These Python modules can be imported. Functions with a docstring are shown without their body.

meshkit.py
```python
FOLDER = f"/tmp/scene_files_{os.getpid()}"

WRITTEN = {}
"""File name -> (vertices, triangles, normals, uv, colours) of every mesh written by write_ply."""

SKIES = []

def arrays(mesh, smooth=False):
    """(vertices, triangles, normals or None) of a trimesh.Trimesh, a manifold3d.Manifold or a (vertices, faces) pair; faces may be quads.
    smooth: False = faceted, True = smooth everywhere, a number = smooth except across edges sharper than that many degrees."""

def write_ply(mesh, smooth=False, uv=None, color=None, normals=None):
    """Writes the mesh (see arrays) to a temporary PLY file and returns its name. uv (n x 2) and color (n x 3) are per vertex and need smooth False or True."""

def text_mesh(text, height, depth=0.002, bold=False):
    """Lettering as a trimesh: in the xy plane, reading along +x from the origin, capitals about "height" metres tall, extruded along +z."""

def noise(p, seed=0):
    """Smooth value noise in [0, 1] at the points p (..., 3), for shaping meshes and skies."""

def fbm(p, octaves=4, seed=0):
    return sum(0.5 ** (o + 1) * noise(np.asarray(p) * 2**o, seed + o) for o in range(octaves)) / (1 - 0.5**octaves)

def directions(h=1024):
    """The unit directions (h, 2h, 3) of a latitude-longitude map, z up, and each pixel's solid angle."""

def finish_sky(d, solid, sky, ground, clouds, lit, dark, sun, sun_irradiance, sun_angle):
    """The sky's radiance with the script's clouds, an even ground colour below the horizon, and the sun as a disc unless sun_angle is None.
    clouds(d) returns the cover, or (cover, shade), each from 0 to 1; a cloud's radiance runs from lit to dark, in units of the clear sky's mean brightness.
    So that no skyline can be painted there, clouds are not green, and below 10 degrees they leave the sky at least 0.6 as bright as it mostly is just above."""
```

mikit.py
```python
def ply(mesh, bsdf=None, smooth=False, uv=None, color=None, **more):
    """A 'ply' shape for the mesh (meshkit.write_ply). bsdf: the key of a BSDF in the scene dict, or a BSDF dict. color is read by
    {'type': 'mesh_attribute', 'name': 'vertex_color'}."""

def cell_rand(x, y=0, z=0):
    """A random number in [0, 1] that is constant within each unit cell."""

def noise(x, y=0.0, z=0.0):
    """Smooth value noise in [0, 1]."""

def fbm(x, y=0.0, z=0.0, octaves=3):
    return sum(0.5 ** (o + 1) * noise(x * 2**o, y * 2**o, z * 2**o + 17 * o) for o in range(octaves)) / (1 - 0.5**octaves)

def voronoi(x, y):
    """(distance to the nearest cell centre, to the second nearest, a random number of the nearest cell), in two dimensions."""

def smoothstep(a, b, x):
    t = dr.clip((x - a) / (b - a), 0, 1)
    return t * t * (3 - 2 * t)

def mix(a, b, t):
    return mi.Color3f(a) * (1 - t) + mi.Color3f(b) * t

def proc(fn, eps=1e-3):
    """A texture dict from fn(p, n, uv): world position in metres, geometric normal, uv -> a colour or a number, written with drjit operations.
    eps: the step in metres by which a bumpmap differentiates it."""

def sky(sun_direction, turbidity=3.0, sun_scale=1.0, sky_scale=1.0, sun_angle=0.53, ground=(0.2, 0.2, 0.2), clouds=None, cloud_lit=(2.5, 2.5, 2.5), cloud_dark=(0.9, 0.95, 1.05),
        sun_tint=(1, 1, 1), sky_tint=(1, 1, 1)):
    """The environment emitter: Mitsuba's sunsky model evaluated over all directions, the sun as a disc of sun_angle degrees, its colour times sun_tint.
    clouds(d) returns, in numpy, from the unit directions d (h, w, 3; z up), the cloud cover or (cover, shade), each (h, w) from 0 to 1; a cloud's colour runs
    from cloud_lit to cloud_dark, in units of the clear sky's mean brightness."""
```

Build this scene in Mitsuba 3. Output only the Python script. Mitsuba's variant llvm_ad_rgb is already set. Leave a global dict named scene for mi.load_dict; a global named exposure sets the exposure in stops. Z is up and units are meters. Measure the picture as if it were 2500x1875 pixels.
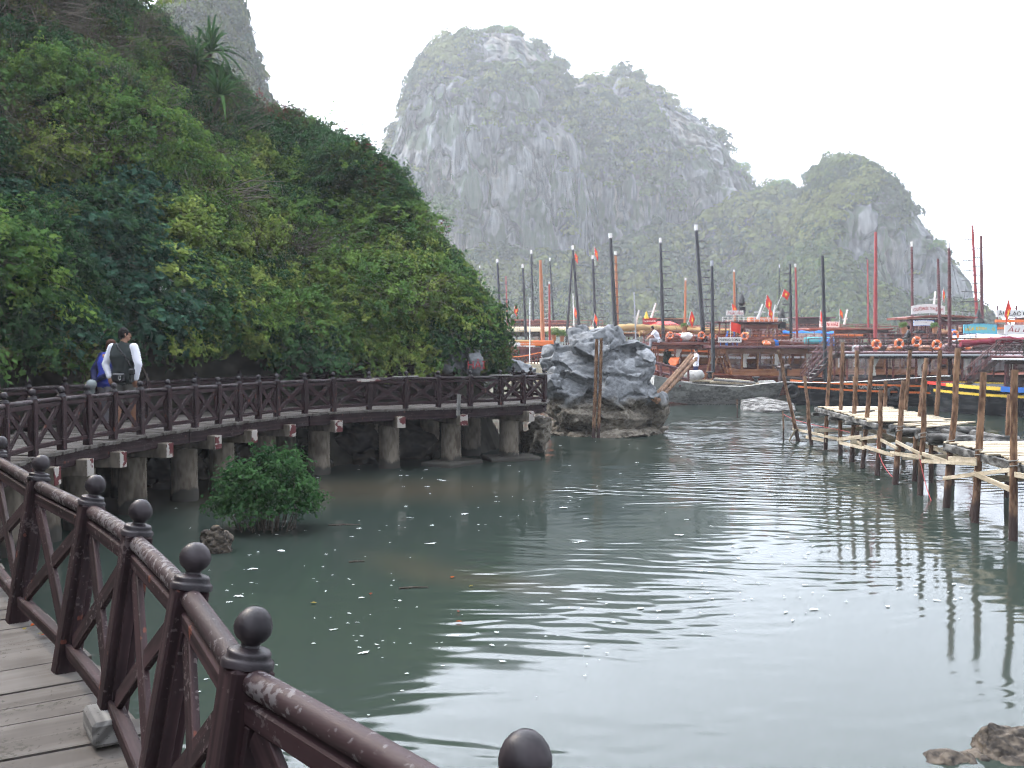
import math, random
import numpy as np, trimesh, manifold3d as m3, mitsuba as mi, drjit as dr
import mikit, meshkit
from scipy.interpolate import CubicSpline
from mikit import proc, ply
from meshkit import fbm as nfbm, noise as nnoise

# ------------------------------------------------------------------ camera, sky, exposure
W0, H0, F0 = 2500.0, 1875.0, 2500.0          # the photograph's pixels and focal length
EYE = np.array([0.0, 0.0, 3.0])              # the lens, 3 m above the water, 1.6 m above the boardwalk
PITCH = math.atan(112.5 / F0)
FWD = np.array([0, math.cos(PITCH), -math.sin(PITCH)])
UPV = np.array([0, math.sin(PITCH), math.cos(PITCH)])
SUN_DIR = [-0.56, 0.50, 0.68]
exposure = 2.0
HAZE = 0.00062
T = mi.ScalarTransform4f
scene, labels = {'type': 'scene'}, {}
scene['camera'] = {'type': 'perspective', 'fov': 53.13, 'fov_axis': 'x', 'near_clip': 0.05, 'far_clip': 6000.0,
                   'to_world': T().look_at(origin=EYE.tolist(), target=(EYE + FWD).tolist(), up=[0, 0, 1]),
                   'medium': {'type': 'ref', 'id': 'haze_air'}}

def overcast(d):
    # thin bright overcast, brightest round the veiled sun
    sun = np.array(SUN_DIR) / np.linalg.norm(SUN_DIR)
    c = np.clip((d * sun).sum(-1), -1, 1)
    n = nfbm(d * np.array([2.2, 2.2, 5.0]), 4, 3)
    return 0.96 + 0 * n, np.clip(1.0 - np.exp(-(np.degrees(np.arccos(c)) / 64.0) ** 2) + 0.35 * (n - 0.5), 0, 1)

scene['sky'] = mikit.sky(SUN_DIR, turbidity=5.0, sun_scale=0.42, sun_angle=9, sky_scale=1.0, clouds=overcast,
                         cloud_lit=(17.2, 18.4, 20.6), cloud_dark=(1.08, 1.2, 1.45), ground=(0.1, 0.11, 0.11))

# ------------------------------------------------------------------ helpers
def ray(u, v):
    return FWD + np.array([1.0, 0, 0]) * (u - W0 / 2) / F0 + UPV * (H0 / 2 - v) / F0
def at(u, v, Y):
    r = ray(u, v); return EYE + r * (Y / r[1])
def onz(u, v, z):
    r = ray(u, v); return EYE + r * ((z - EYE[2]) / r[2])

def rng(seed): return np.random.default_rng(seed)
def numbered(name):
    if name not in labels and name not in scene and not any(False for _ in ()):
        if name not in USED: USED.add(name); return name
    k = 1
    while f'{name}_{k:03d}' in USED: k += 1
    USED.add(f'{name}_{k:03d}'); return f'{name}_{k:03d}'
USED = set()
def thing(name, label, cat, group=None, kind=None):
    key = numbered(name)
    labels[key] = {'label': label, 'category': cat}
    if group: labels[key]['group'] = group
    if kind: labels[key]['kind'] = kind
    return key
COUNT = {}
def put(parent, name, mesh, bsdf, smooth=False, label=None, kind=None, shape=None, to_world=None, **kw):
    """one entry of the scene under its parent"""
    base = parent + '__' + name if name else parent
    n = COUNT.get(base, 0); COUNT[base] = n + 1
    key = base if n == 0 else f'{base}_{n:03d}'
    if mesh is not None and 'uv' in mesh.metadata and 'uv' not in kw and 'color' not in kw and smooth in (False, True): kw['uv'] = mesh.metadata['uv']
    s = dict(shape) if shape is not None else ply(mesh, bsdf, smooth, **kw)
    if to_world is not None: s['to_world'] = to_world
    scene[key] = s
    if label or kind:
        labels[key] = {}
        if label: labels[key]['label'] = label
        if kind: labels[key]['kind'] = kind
    return key
def struct(name, mesh, bsdf, smooth=False, label=None, **kw):
    key = numbered(name)
    scene[key] = ply(mesh, bsdf, smooth, **kw)
    labels[key] = {'kind': 'structure'}
    if label: labels[key]['label'] = label
    return key

def cat_(ms):
    ms = list(ms); m = trimesh.util.concatenate(ms)
    m.metadata.pop('uv', None)
    if all('uv' in a.metadata for a in ms): m.metadata['uv'] = np.vstack([a.metadata['uv'] for a in ms])
    return m
def TM(v, f): return trimesh.Trimesh(np.asarray(v, float), np.asarray(f, int), process=False)
def box(c, s, rz=0.0, ch=0.0):
    """box of size s about c, turned by rz, with chamfered long edges when ch > 0"""
    if ch > 0:
        a = np.array(s) / 2
        pts = []
        for sx in (-1, 1):
            for sy in (-1, 1):
                for sz in (-1, 1):
                    for k in range(3):
                        p = a - ch; p[k] = a[k]
                        pts.append(p * [sx, sy, sz])
        m = trimesh.convex.convex_hull(np.array(pts))
    else:
        m = trimesh.creation.box(s)
    M = trimesh.transformations.rotation_matrix(rz, [0, 0, 1]); M[:3, 3] = c
    return m.apply_transform(M)
def frame(a, b, up=(0, 0, 1)):
    a, b = np.asarray(a, float), np.asarray(b, float)
    z = b - a; L = np.linalg.norm(z); z = z / L
    u = np.asarray(up, float)
    if abs(z @ u) > 0.98: u = np.array([0, 1.0, 0])
    x = np.cross(u, z); x /= np.linalg.norm(x); y = np.cross(z, x)
    M = np.eye(4); M[:3, 0], M[:3, 1], M[:3, 2], M[:3, 3] = x, y, z, (a + b) / 2
    return M, L
def bar(a, b, w, h, up=(0, 0, 1), ch=0.0):
    """square bar from a to b, w across, h along up"""
    M, L = frame(a, b, up)
    m = box([0, 0, 0], [w, h, L], 0, ch)
    uv = np.stack([m.vertices[:, 2] + L * 3.7, m.vertices[:, 0] + m.vertices[:, 1] + L * 1.3], -1)
    m.apply_transform(M); m.metadata['uv'] = uv
    return m
def tube(pts, r, n=8, cap=True):
    p = np.asarray(pts, float); k = len(p)
    r = np.broadcast_to(np.asarray(r, float), (k,))
    t = np.gradient(p, axis=0); t /= np.linalg.norm(t, axis=1, keepdims=True) + 1e-12
    ref = np.array([0, 0, 1.0]) if abs(np.mean(t, 0)[2]) < 0.8 else np.array([1.0, 0, 0])
    a = np.cross(t, ref); a /= np.linalg.norm(a, axis=1, keepdims=True) + 1e-12
    b = np.cross(t, a); g = np.arange(n) * 2 * np.pi / n
    v = p[:, None] + r[:, None, None] * (np.cos(g)[None, :, None] * a[:, None] + np.sin(g)[None, :, None] * b[:, None])
    i, j = np.meshgrid(np.arange(k - 1), np.arange(n), indexing='ij')
    q = np.stack([i * n + j, i * n + (j + 1) % n, (i + 1) * n + (j + 1) % n, (i + 1) * n + j], -1).reshape(-1, 4)
    f = np.vstack([q[:, [0, 2, 1]], q[:, [0, 3, 2]]])
    v = v.reshape(-1, 3)
    ln = np.r_[0, np.cumsum(np.linalg.norm(np.diff(p, axis=0), axis=1))]
    uv = np.stack([np.repeat(ln + p[0, 0] * 2.1, n), (r[:, None] * (np.cos(g) + np.sin(g))[None] + p[0, 1]).ravel()], -1)
    if cap:
        o = k * n; v = np.vstack([v, v[:n], v[(k - 1) * n:k * n]]); uv = np.vstack([uv, uv[:n], uv[(k - 1) * n:]])
        f = np.vstack([f, [[o, o + j, o + j + 1] for j in range(1, n - 1)], [[o + n, o + n + j + 1, o + n + j] for j in range(1, n - 1)]])
    m = TM(v, f); m.metadata['uv'] = uv
    return m
def lathe(prof, n=16, c=(0, 0, 0)):
    prof = np.asarray(prof, float); g = np.arange(n) * 2 * np.pi / n
    v = np.stack([prof[:, None, 0] * np.cos(g), prof[:, None, 0] * np.sin(g), np.repeat(prof[:, 1][:, None], n, 1)], -1).reshape(-1, 3)
    k = len(prof); i, j = np.meshgrid(np.arange(k - 1), np.arange(n), indexing='ij')
    q = np.stack([i * n + j, i * n + (j + 1) % n, (i + 1) * n + (j + 1) % n, (i + 1) * n + j], -1).reshape(-1, 4)
    f = np.vstack([q[:, [0, 1, 2]], q[:, [0, 2, 3]], [[0, j + 1, j] for j in range(1, n - 1)], [[(k - 1) * n, (k - 1) * n + j, (k - 1) * n + j + 1] for j in range(1, n - 1)]])
    return TM(v + np.array(c), f)
def grid(P):
    """mesh of a (rows, cols, 3) array of points"""
    r, c = P.shape[:2]; i, j = np.meshgrid(np.arange(r - 1), np.arange(c - 1), indexing='ij')
    q = np.stack([i * c + j, i * c + j + 1, (i + 1) * c + j + 1, (i + 1) * c + j], -1).reshape(-1, 4)
    return TM(P.reshape(-1, 3), np.vstack([q[:, [0, 1, 2]], q[:, [0, 2, 3]]]))
def ext(poly, depth):
    return trimesh.creation.extrude_polygon(poly, depth, engine='earcut')
def ridge(n): return 1 - np.abs(2 * n - 1)
def rotz(a): 
    c, s = math.cos(a), math.sin(a); return np.array([[c, -s, 0], [s, c, 0], [0, 0, 1.0]])

# ------------------------------------------------------------------ materials
def P(c, rough=0.6, spec=0.4, **kw):
    b = c if isinstance(c, dict) else {'type': 'rgb', 'value': list(map(float, c))}
    return {'type': 'twosided', 'bsdf': {'type': 'principled', 'base_color': b, 'roughness': rough, 'specular': spec, **kw}}
def bumped(b, fn, scale=1.0, eps=1e-3):
    return {'type': 'twosided', 'bsdf': {'type': 'bumpmap', 'bump_texture': proc(fn, eps), 'bsdf': b['bsdf'] if b['type'] == 'twosided' else b, 'scale': scale}}
N, FB, SS, MIX = mikit.noise, mikit.fbm, mikit.smoothstep, mikit.mix

def water_colour(p, n, uv):
    # silty green water, browner where the mud bank lies shallow along the boardwalk
    k = FB(p.x * 0.23, p.y * 0.23, 0.0, 3)
    bank = SS(1.0, 0.0, dr.abs((p.y - 20.3 - 0.12 * p.x + 1.6 * (k - 0.5)) / 2.6)) * SS(1.5, -2.5, p.x - 1.2 * k)
    bank2 = SS(1.0, 0.0, dr.abs((p.y - 13.2 + 0.75 * (p.x + 1.0) + 3.0 * (k - 0.5)) / 1.1)) * SS(2.0, 0.5, dr.abs(p.x + 0.6))
    g = MIX((0.023, 0.034, 0.028), (0.031, 0.041, 0.034), k)
    return MIX(g, (0.060, 0.050, 0.034), dr.clip(0.8 * bank + 0.45 * bank2, 0, 1))
def water_waves(p, n, uv):
    x, y = p.x, p.y
    wx, wy = x + 0.5 * N(x * 0.4, y * 0.4, 3.0), y + 0.6 * N(x * 0.35, y * 0.35, 9.0)
    gust = SS(0.34, 0.64, FB(x * 0.11 + 3.1, y * 0.10 + 1.7, 0.0, 3)) * SS(2.0, 9.0, y + 0.35 * dr.abs(x - 2.0))
    a = N(wx * 0.8, wy * 1.9, 1.0) * 0.012
    w1, w2 = 5.0 * N(x * 0.9, y * 1.1, 4.0), 5.0 * N(x * 1.3 + 7.0, y * 1.6, 11.0)
    m1, m2 = SS(0.25, 0.85, N(x * 0.45, y * 0.7, 21.0)), SS(0.2, 0.85, N(x * 0.8, y * 1.4, 27.0))
    b = 0.0026 * m1 * dr.sin(13.0 * y + 3.6 * x + w1) + 0.0020 * m2 * dr.sin(19.0 * y - 5.5 * x + w2) + 0.0011 * dr.sin(29.0 * y + 4.0 * x + w1 + 2.0 * w2) * m1
    c = N(wx * 6.5, wy * 15.0, 2.0) * 0.0026
    return a * (0.6 + 0.6 * gust) + b * (0.62 + 1.8 * gust) + c * 1.3 * gust
scene['water_surface'] = {'type': 'bumpmap', 'bump_texture': proc(water_waves, 0.006), 'scale': 1.0,
                          'bsdf': {'type': 'roughplastic', 'distribution': 'ggx', 'alpha': 0.004, 'int_ior': 1.33, 'nonlinear': False,
                                   'diffuse_reflectance': proc(water_colour)}}
def cliff_colour(p, n, uv):
    s = FB(p.x * 0.30 + 0.1 * p.y, p.y * 0.1, p.z * 0.022, 4)
    f = FB(p.x * 1.1, p.y * 0.7, p.z * 0.10, 3)
    o = FB(p.x * 0.05, p.y * 0.05, p.z * 0.04 + 8, 3)
    c = MIX((0.055, 0.060, 0.066), (0.165, 0.17, 0.172), SS(0.32, 0.68, 0.5 * s + 0.5 * f))
    c = MIX(c, (0.20, 0.17, 0.125), 0.5 * SS(0.52, 0.70, o) * SS(0.35, 0.6, s))
    g = FB(p.x * 0.16, p.y * 0.16, p.z * 0.09 + 3, 4)
    return MIX(c, (0.040, 0.062, 0.032), 0.8 * SS(0.50, 0.60, g))
scene['cliff_rock'] = P(proc(cliff_colour), 0.85, 0.2)
def karst_colour(p, n, uv):
    f = FB(p.x * 3.0, p.y * 3.0, p.z * 3.0, 4)
    g = FB(p.x * 14, p.y * 14, p.z * 14, 2)
    c = MIX((0.115, 0.12, 0.126), (0.215, 0.222, 0.23), SS(0.32, 0.68, 0.55 * f + 0.45 * g))
    mud = SS(1.25, 0.85, p.z + 0.7 * (f - 0.5))                       # dried silt below the high-tide line
    m = MIX((0.06, 0.050, 0.038), (0.17, 0.15, 0.12), SS(0.3, 0.7, 0.4 * f + 0.6 * g))
    return MIX(c, m, mud)
def karst_bump(p, n, uv):
    return FB(p.x * 9, p.y * 9, p.z * 9, 3) * 0.03
scene['karst_rock'] = bumped(P(proc(karst_colour), 0.85, 0.25), karst_bump, 1.0, 0.004)
def earth_colour(p, n, uv):
    f = FB(p.x * 1.5, p.y * 1.5, p.z * 1.5, 4)
    return MIX((0.022, 0.022, 0.016), (0.075, 0.07, 0.055), SS(0.3, 0.75, f))
scene['hill_soil'] = P(proc(earth_colour), 0.95, 0.1)
scene['leaf'] = {'type': 'principledthin', 'base_color': {'type': 'mesh_attribute', 'name': 'vertex_color'}, 'roughness': 0.45, 'diff_trans': 0.7, 'spec_trans': 0.0, 'eta': 1.4}
scene['far_leaf'] = {'type': 'twosided', 'bsdf': {'type': 'diffuse', 'reflectance': {'type': 'mesh_attribute', 'name': 'vertex_color'}}}

# painted and weathered timber, grain along uv.x
def wood_proc(dark, light, worn=None, amount=0.5, along=1.6, across=42.0, chip=None):
    def f(p, n, uv):
        g = FB(uv.x * along, uv.y * across, 1.0, 3)
        k = FB(p.x * 5, p.y * 5, p.z * 5, 3)
        c = MIX(dark, light, SS(0.28, 0.74, 0.65 * g + 0.35 * k))
        if worn is not None:
            w = FB(p.x * 60, p.y * 60, p.z * 60, 3) * 0.6 + 0.4 * FB(p.x * 5.1, p.y * 5.1, p.z * 5.1 + 4, 2)
            if chip is not None: c = MIX(c, chip, SS(0.745, 0.77, FB(p.x * 16 + 3, p.y * 12, p.z * 9, 3)))
            c = MIX(c, worn, SS(0.66 - 0.22 * amount, 0.74 - 0.18 * amount, w))
        return c
    return proc(f)
def grain_bump(p, n, uv):
    return FB(uv.x * 2.2, uv.y * 60, 3.0, 2) * 0.0016 + FB(p.x * 30, p.y * 30, p.z * 30, 2) * 0.0012
scene['brown_paint'] = bumped(P(wood_proc((0.013, 0.0065, 0.0075), (0.036, 0.0175, 0.0195), (0.065, 0.05, 0.05), 0.15, chip=(0.095, 0.028, 0.018)), 0.68, 0.2), grain_bump, 1.0, 0.002)
scene['worn_log'] = bumped(P(wood_proc((0.013, 0.0075, 0.0085), (0.036, 0.02, 0.0215), (0.10, 0.088, 0.09), 0.5), 0.6, 0.25), grain_bump, 1.3, 0.002)
scene['ball_wood'] = P(proc(lambda p, n, uv: MIX((0.013, 0.010, 0.012), (0.036, 0.028, 0.031), SS(0.3, 0.75, FB(p.x * 26, p.y * 26, p.z * 9, 3)))), 0.45, 0.3)
scene['deck_wood'] = bumped(P(wood_proc((0.066, 0.057, 0.050), (0.112, 0.100, 0.090), (0.045, 0.040, 0.032), 0.3, 0.8, 15), 0.8, 0.25), grain_bump, 1.5, 0.002)
scene['grey_timber'] = P(wood_proc((0.09, 0.085, 0.08), (0.24, 0.23, 0.215), (0.06, 0.058, 0.05), 0.3, 1.2, 26), 0.85, 0.2)
def concrete_col(p, n, uv):
    f = FB(p.x * 4, p.y * 4, p.z * 1.6, 4); g = FB(p.x * 18, p.y * 18, p.z * 6, 2)
    c = MIX((0.075, 0.06, 0.046), (0.20, 0.17, 0.135), SS(0.28, 0.72, 0.6 * f + 0.4 * g))
    h = p.z + 0.35 * (f - 0.5)
    c = MIX((0.05, 0.047, 0.04), c, SS(0.16, 0.26, h))                 # oysters and weed at the waterline
    return c
scene['stained_concrete'] = bumped(P(proc(concrete_col), 0.9, 0.2), lambda p, n, uv: FB(p.x * 22, p.y * 22, p.z * 14, 2) * 0.012 * SS(0.55, 0.1, p.z), 1.0, 0.003)
scene['beam_end'] = P(proc(lambda p, n, uv: MIX((0.10, 0.030, 0.030), (0.33, 0.30, 0.27), SS(0.44, 0.5, FB(p.x * 7, p.y * 7, p.z * 7, 3)))), 0.85, 0.2)

def ochre(p, n, uv):
    f = FB(p.x * 9, p.y * 9, p.z * 9, 4); g = FB(p.x * 30, p.y * 30, p.z * 30, 2)
    c = MIX((0.022, 0.018, 0.015), (0.105, 0.084, 0.064), SS(0.3, 0.7, 0.5 * f + 0.5 * g))
    return MIX(c, (0.24, 0.15, 0.07), 0.8 * SS(0.36, 0.5, p.z + 0.25 * (f - 0.5)))
scene['ochre_rock'] = bumped(P(proc(ochre), 0.85, 0.3), lambda p, n, uv: FB(p.x * 34, p.y * 34, p.z * 34, 2) * 0.01, 1.0, 0.002)
scene['red_paint'] = P((0.33, 0.03, 0.035), 0.55, 0.4)

def barkp(p, n, uv):
    f = FB(p.x * 9, p.y * 9, p.z * 2.5, 4); g = FB(p.x * 30, p.y * 30, p.z * 9, 2)
    c = MIX((0.060, 0.030, 0.018), (0.22, 0.13, 0.078), SS(0.3, 0.72, 0.5 * f + 0.5 * g))
    return MIX((0.045, 0.03, 0.027), c, SS(0.28, 0.5, p.z + 0.3 * (f - 0.5)))      # soaked below the tide mark
scene['pole_bark'] = bumped(P(proc(barkp), 0.85, 0.25), lambda p, n, uv: FB(p.x * 25, p.y * 25, p.z * 8, 2) * 0.008, 1.0, 0.003)
scene['new_plank'] = P(wood_proc((0.26, 0.21, 0.14), (0.50, 0.43, 0.32), (0.20, 0.17, 0.13), 0.3, 1.5, 22), 0.7, 0.25)
scene['old_timber'] = P(proc(lambda p, n, uv: MIX((0.035, 0.033, 0.03), (0.19, 0.185, 0.175), SS(0.36, 0.72, FB(p.x * 6, p.y * 6, p.z * 9, 4)))), 0.9, 0.2)
scene['rope_grey'] = P((0.22, 0.21, 0.19), 0.9, 0.1)
scene['red_rope'] = P((0.45, 0.08, 0.09), 0.8, 0.2)
def boat_wood(dark, light):
    def f(p, n, uv):
        g = FB(p.x * 1.2, p.y * 3.0, p.z * 16, 3); h = FB(p.x * 3, p.y * 3, p.z * 2.0, 2)
        return MIX(dark, light, SS(0.25, 0.75, 0.6 * g + 0.4 * h))
    return proc(f)
scene['boat_red'] = P(boat_wood((0.085, 0.022, 0.014), (0.22, 0.062, 0.038)), 0.4, 0.45)
scene['boat_brown'] = P(boat_wood((0.15, 0.058, 0.024), (0.32, 0.135, 0.06)), 0.4, 0.45)
scene['boat_dark'] = P(boat_wood((0.020, 0.011, 0.010), (0.055, 0.028, 0.024)), 0.45, 0.4)
scene['boat_maroon'] = P(boat_wood((0.045, 0.016, 0.018), (0.12, 0.04, 0.042)), 0.45, 0.4)
scene['hull_black'] = P(proc(lambda p, n, uv: MIX((0.008, 0.009, 0.012), (0.035, 0.036, 0.04), SS(0.4, 0.8, FB(p.x * 2, p.y * 2, p.z * 7, 3)))), 0.5, 0.4)
for nm, c in dict(orange_paint=(0.62, 0.15, 0.035), yellow_paint=(0.66, 0.42, 0.04), blue_paint=(0.03, 0.13, 0.42), turquoise_paint=(0.13, 0.45, 0.52), white_paint=(0.60, 0.59, 0.56), cream_paint=(0.78, 0.68, 0.50), grey_canvas=(0.30, 0.31, 0.32), blue_canvas=(0.03, 0.16, 0.48),
                  flag_red=(0.62, 0.035, 0.02), flag_yellow=(0.80, 0.55, 0.05), tan_sail=(0.42, 0.28, 0.13), maroon_sail=(0.20, 0.03, 0.045), curtain=(0.66, 0.64, 0.58), buoy_orange=(0.66, 0.16, 0.05), black_spar=(0.020, 0.021, 0.024), brown_spar=(0.34, 0.13, 0.055), red_spar=(0.27, 0.045, 0.045),
                  black_paint=(0.015, 0.015, 0.016), barrel_blue=(0.06, 0.36, 0.55), barrel_teal=(0.10, 0.42, 0.45), rubber=(0.013, 0.013, 0.014), rigging=(0.05, 0.05, 0.05), skin=(0.30, 0.155, 0.10), hair_black=(0.012, 0.010, 0.010), hair_brown=(0.06, 0.028, 0.018), vest_cloth=(0.030, 0.036, 0.036), shirt_white=(0.66, 0.66, 0.72),
                  shorts_khaki=(0.16, 0.155, 0.145), trousers_black=(0.012, 0.012, 0.014), jacket_blue=(0.035, 0.05, 0.30), jacket_navy=(0.015, 0.018, 0.06), trousers_grey=(0.20, 0.19, 0.21), cap_grey=(0.22, 0.25, 0.25), green_cloth=(0.025, 0.04, 0.025), shoe=(0.10, 0.05, 0.035)).items():
    cloth = 'sail' in nm or 'cloth' in nm or 'canvas' in nm or nm in ('curtain',) or 'jacket' in nm or 'shirt' in nm or 'hair' in nm
    scene[nm] = P(c, 0.85 if cloth else 0.5, 0.2 if cloth else 0.4)
scene['glass'] = {'type': 'thindielectric'}
def weathered(p, n, uv):
    f = FB(p.x * 1.6, p.y * 1.6, p.z * 4, 4); g = FB(p.x * 12, p.y * 12, p.z * 12, 2)
    return MIX((0.11, 0.107, 0.098), (0.33, 0.322, 0.30), SS(0.25, 0.7, 0.65 * f + 0.35 * g))
scene['raw_concrete'] = P(proc(weathered), 0.9, 0.2)

scene['foam_white'] = P((0.46, 0.49, 0.47), 0.9, 0.2)

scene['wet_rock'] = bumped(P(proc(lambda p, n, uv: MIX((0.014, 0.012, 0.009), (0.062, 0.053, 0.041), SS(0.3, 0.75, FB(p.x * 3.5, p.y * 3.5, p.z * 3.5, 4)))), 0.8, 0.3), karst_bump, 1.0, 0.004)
# ------------------------------------------------------------------ the setting: water, mountains, hillside
def sheet(x0, x1, y0, y1, z, nx=2, ny=2):
    X, Y = np.meshgrid(np.linspace(x0, x1, nx), np.linspace(y0, y1, ny))
    return grid(np.stack([X, Y, np.full_like(X, z)], -1))
struct('water', sheet(-1500, 1500, -1500, 1500, 0.0), 'water_surface', label='green silty sea water of the bay')

def mountain(name, sky_px, Y, half, seed, nx, nz, talus=None, amp=1.0, cover=0.5):
    """A limestone karst: its ridge follows the measured skyline at distance Y, its faces bulge half metres to both sides."""
    sky_px = np.array(sky_px, float)
    u = np.linspace(sky_px[0, 0], sky_px[-1, 0], nx)
    vv = np.interp(u, sky_px[:, 0], sky_px[:, 1])
    top = np.array([at(a, b, Y) for a, b in zip(u, vv)])
    x, zt = top[:, 0], np.maximum(top[:, 2], 1.0)
    zt = zt + 1.6 * (nfbm(np.stack([x * 0.25, x * 0, x * 0], -1), 4, seed) - 0.5) * 2
    s = np.linspace(-1, 1, nx)
    hw = half * np.sqrt(np.clip(1 - np.abs(s) ** 3.2, 0.0, 1)) + 2.0
    x = x * (Y - 0.4 * hw) / Y                           # the outline as seen belongs to the bulging front face
    t = np.linspace(0, 1, nz)
    prof = (1 - t ** 5.0) ** 0.8                       # steep wall, rounded summit
    X = np.repeat(x[None], nz, 0); Z = t[:, None] * zt[None]
    Yf = Y - hw[None] * prof[:, None]
    q = lambda a, b, c, o, sd: nfbm(np.stack([X * a, Yf * a, Z * b + c], -1), o, sd)
    d0 = (nfbm(np.stack([X / 30, X * 0, Z / 260], -1), 2, seed + 7) - 0.5) * 34
    bl = lambda n: np.abs(2 * n - 1)
    d1 = bl(q(1 / 24, 1 / 190, 0, 2, seed + 1)) * 16
    d2 = bl(q(1 / 10, 1 / 70, 2, 3, seed + 2)) * 13
    d3 = bl(q(1 / 4.0, 1 / 26, 4, 3, seed + 3)) * 5.5
    cr = ridge(q(1 / 5.5, 1 / 16, 9, 3, seed + 8)); d3 = d3 - np.clip(cr - 0.84, 0, 1) / 0.16 * 4.5
    d4 = (nfbm(np.stack([X / 14, Yf / 40, Z / 9.0], -1), 3, seed + 4) - 0.5) * 5
    env = np.clip(1.15 - t[:, None] ** 6, 0.25, 1)
    Yd = Yf - amp * env * (d0 + d1 + d2 + d3 + d4 - 12)
    if talus is not None:                              # wooded scree at the foot, sloping down to the shore
        zt0 = np.array([max(at(a, b, Y)[2], 0) for a, b in zip(u, np.interp(u, *np.array(talus, float).T))])
        k = np.clip(1 - Z / np.maximum(zt0[None], 0.5), 0, 1)
        Yd = Yd - k * zt0[None] * 1.25 + 5.0 * np.where((k > 0) & (k < 0.16), 1 - k / 0.16, 0) * (nnoise(np.stack([X / 16, X * 0, X * 0], -1), seed) > 0.45)
    else: k = np.zeros_like(Z)
    front = np.stack([X, Yd, Z], -1)
    tb = np.linspace(1, 0, 24)[1:]
    back = np.stack([np.repeat(x[None], 23, 0), Y + hw[None] * ((1 - tb ** 3.2) ** 0.75)[:, None], tb[:, None] * zt[None]], -1)
    m = grid(np.concatenate([front, back], 0))
    struct(name, m, 'cliff_rock', label=None)
    return front, k, m

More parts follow.
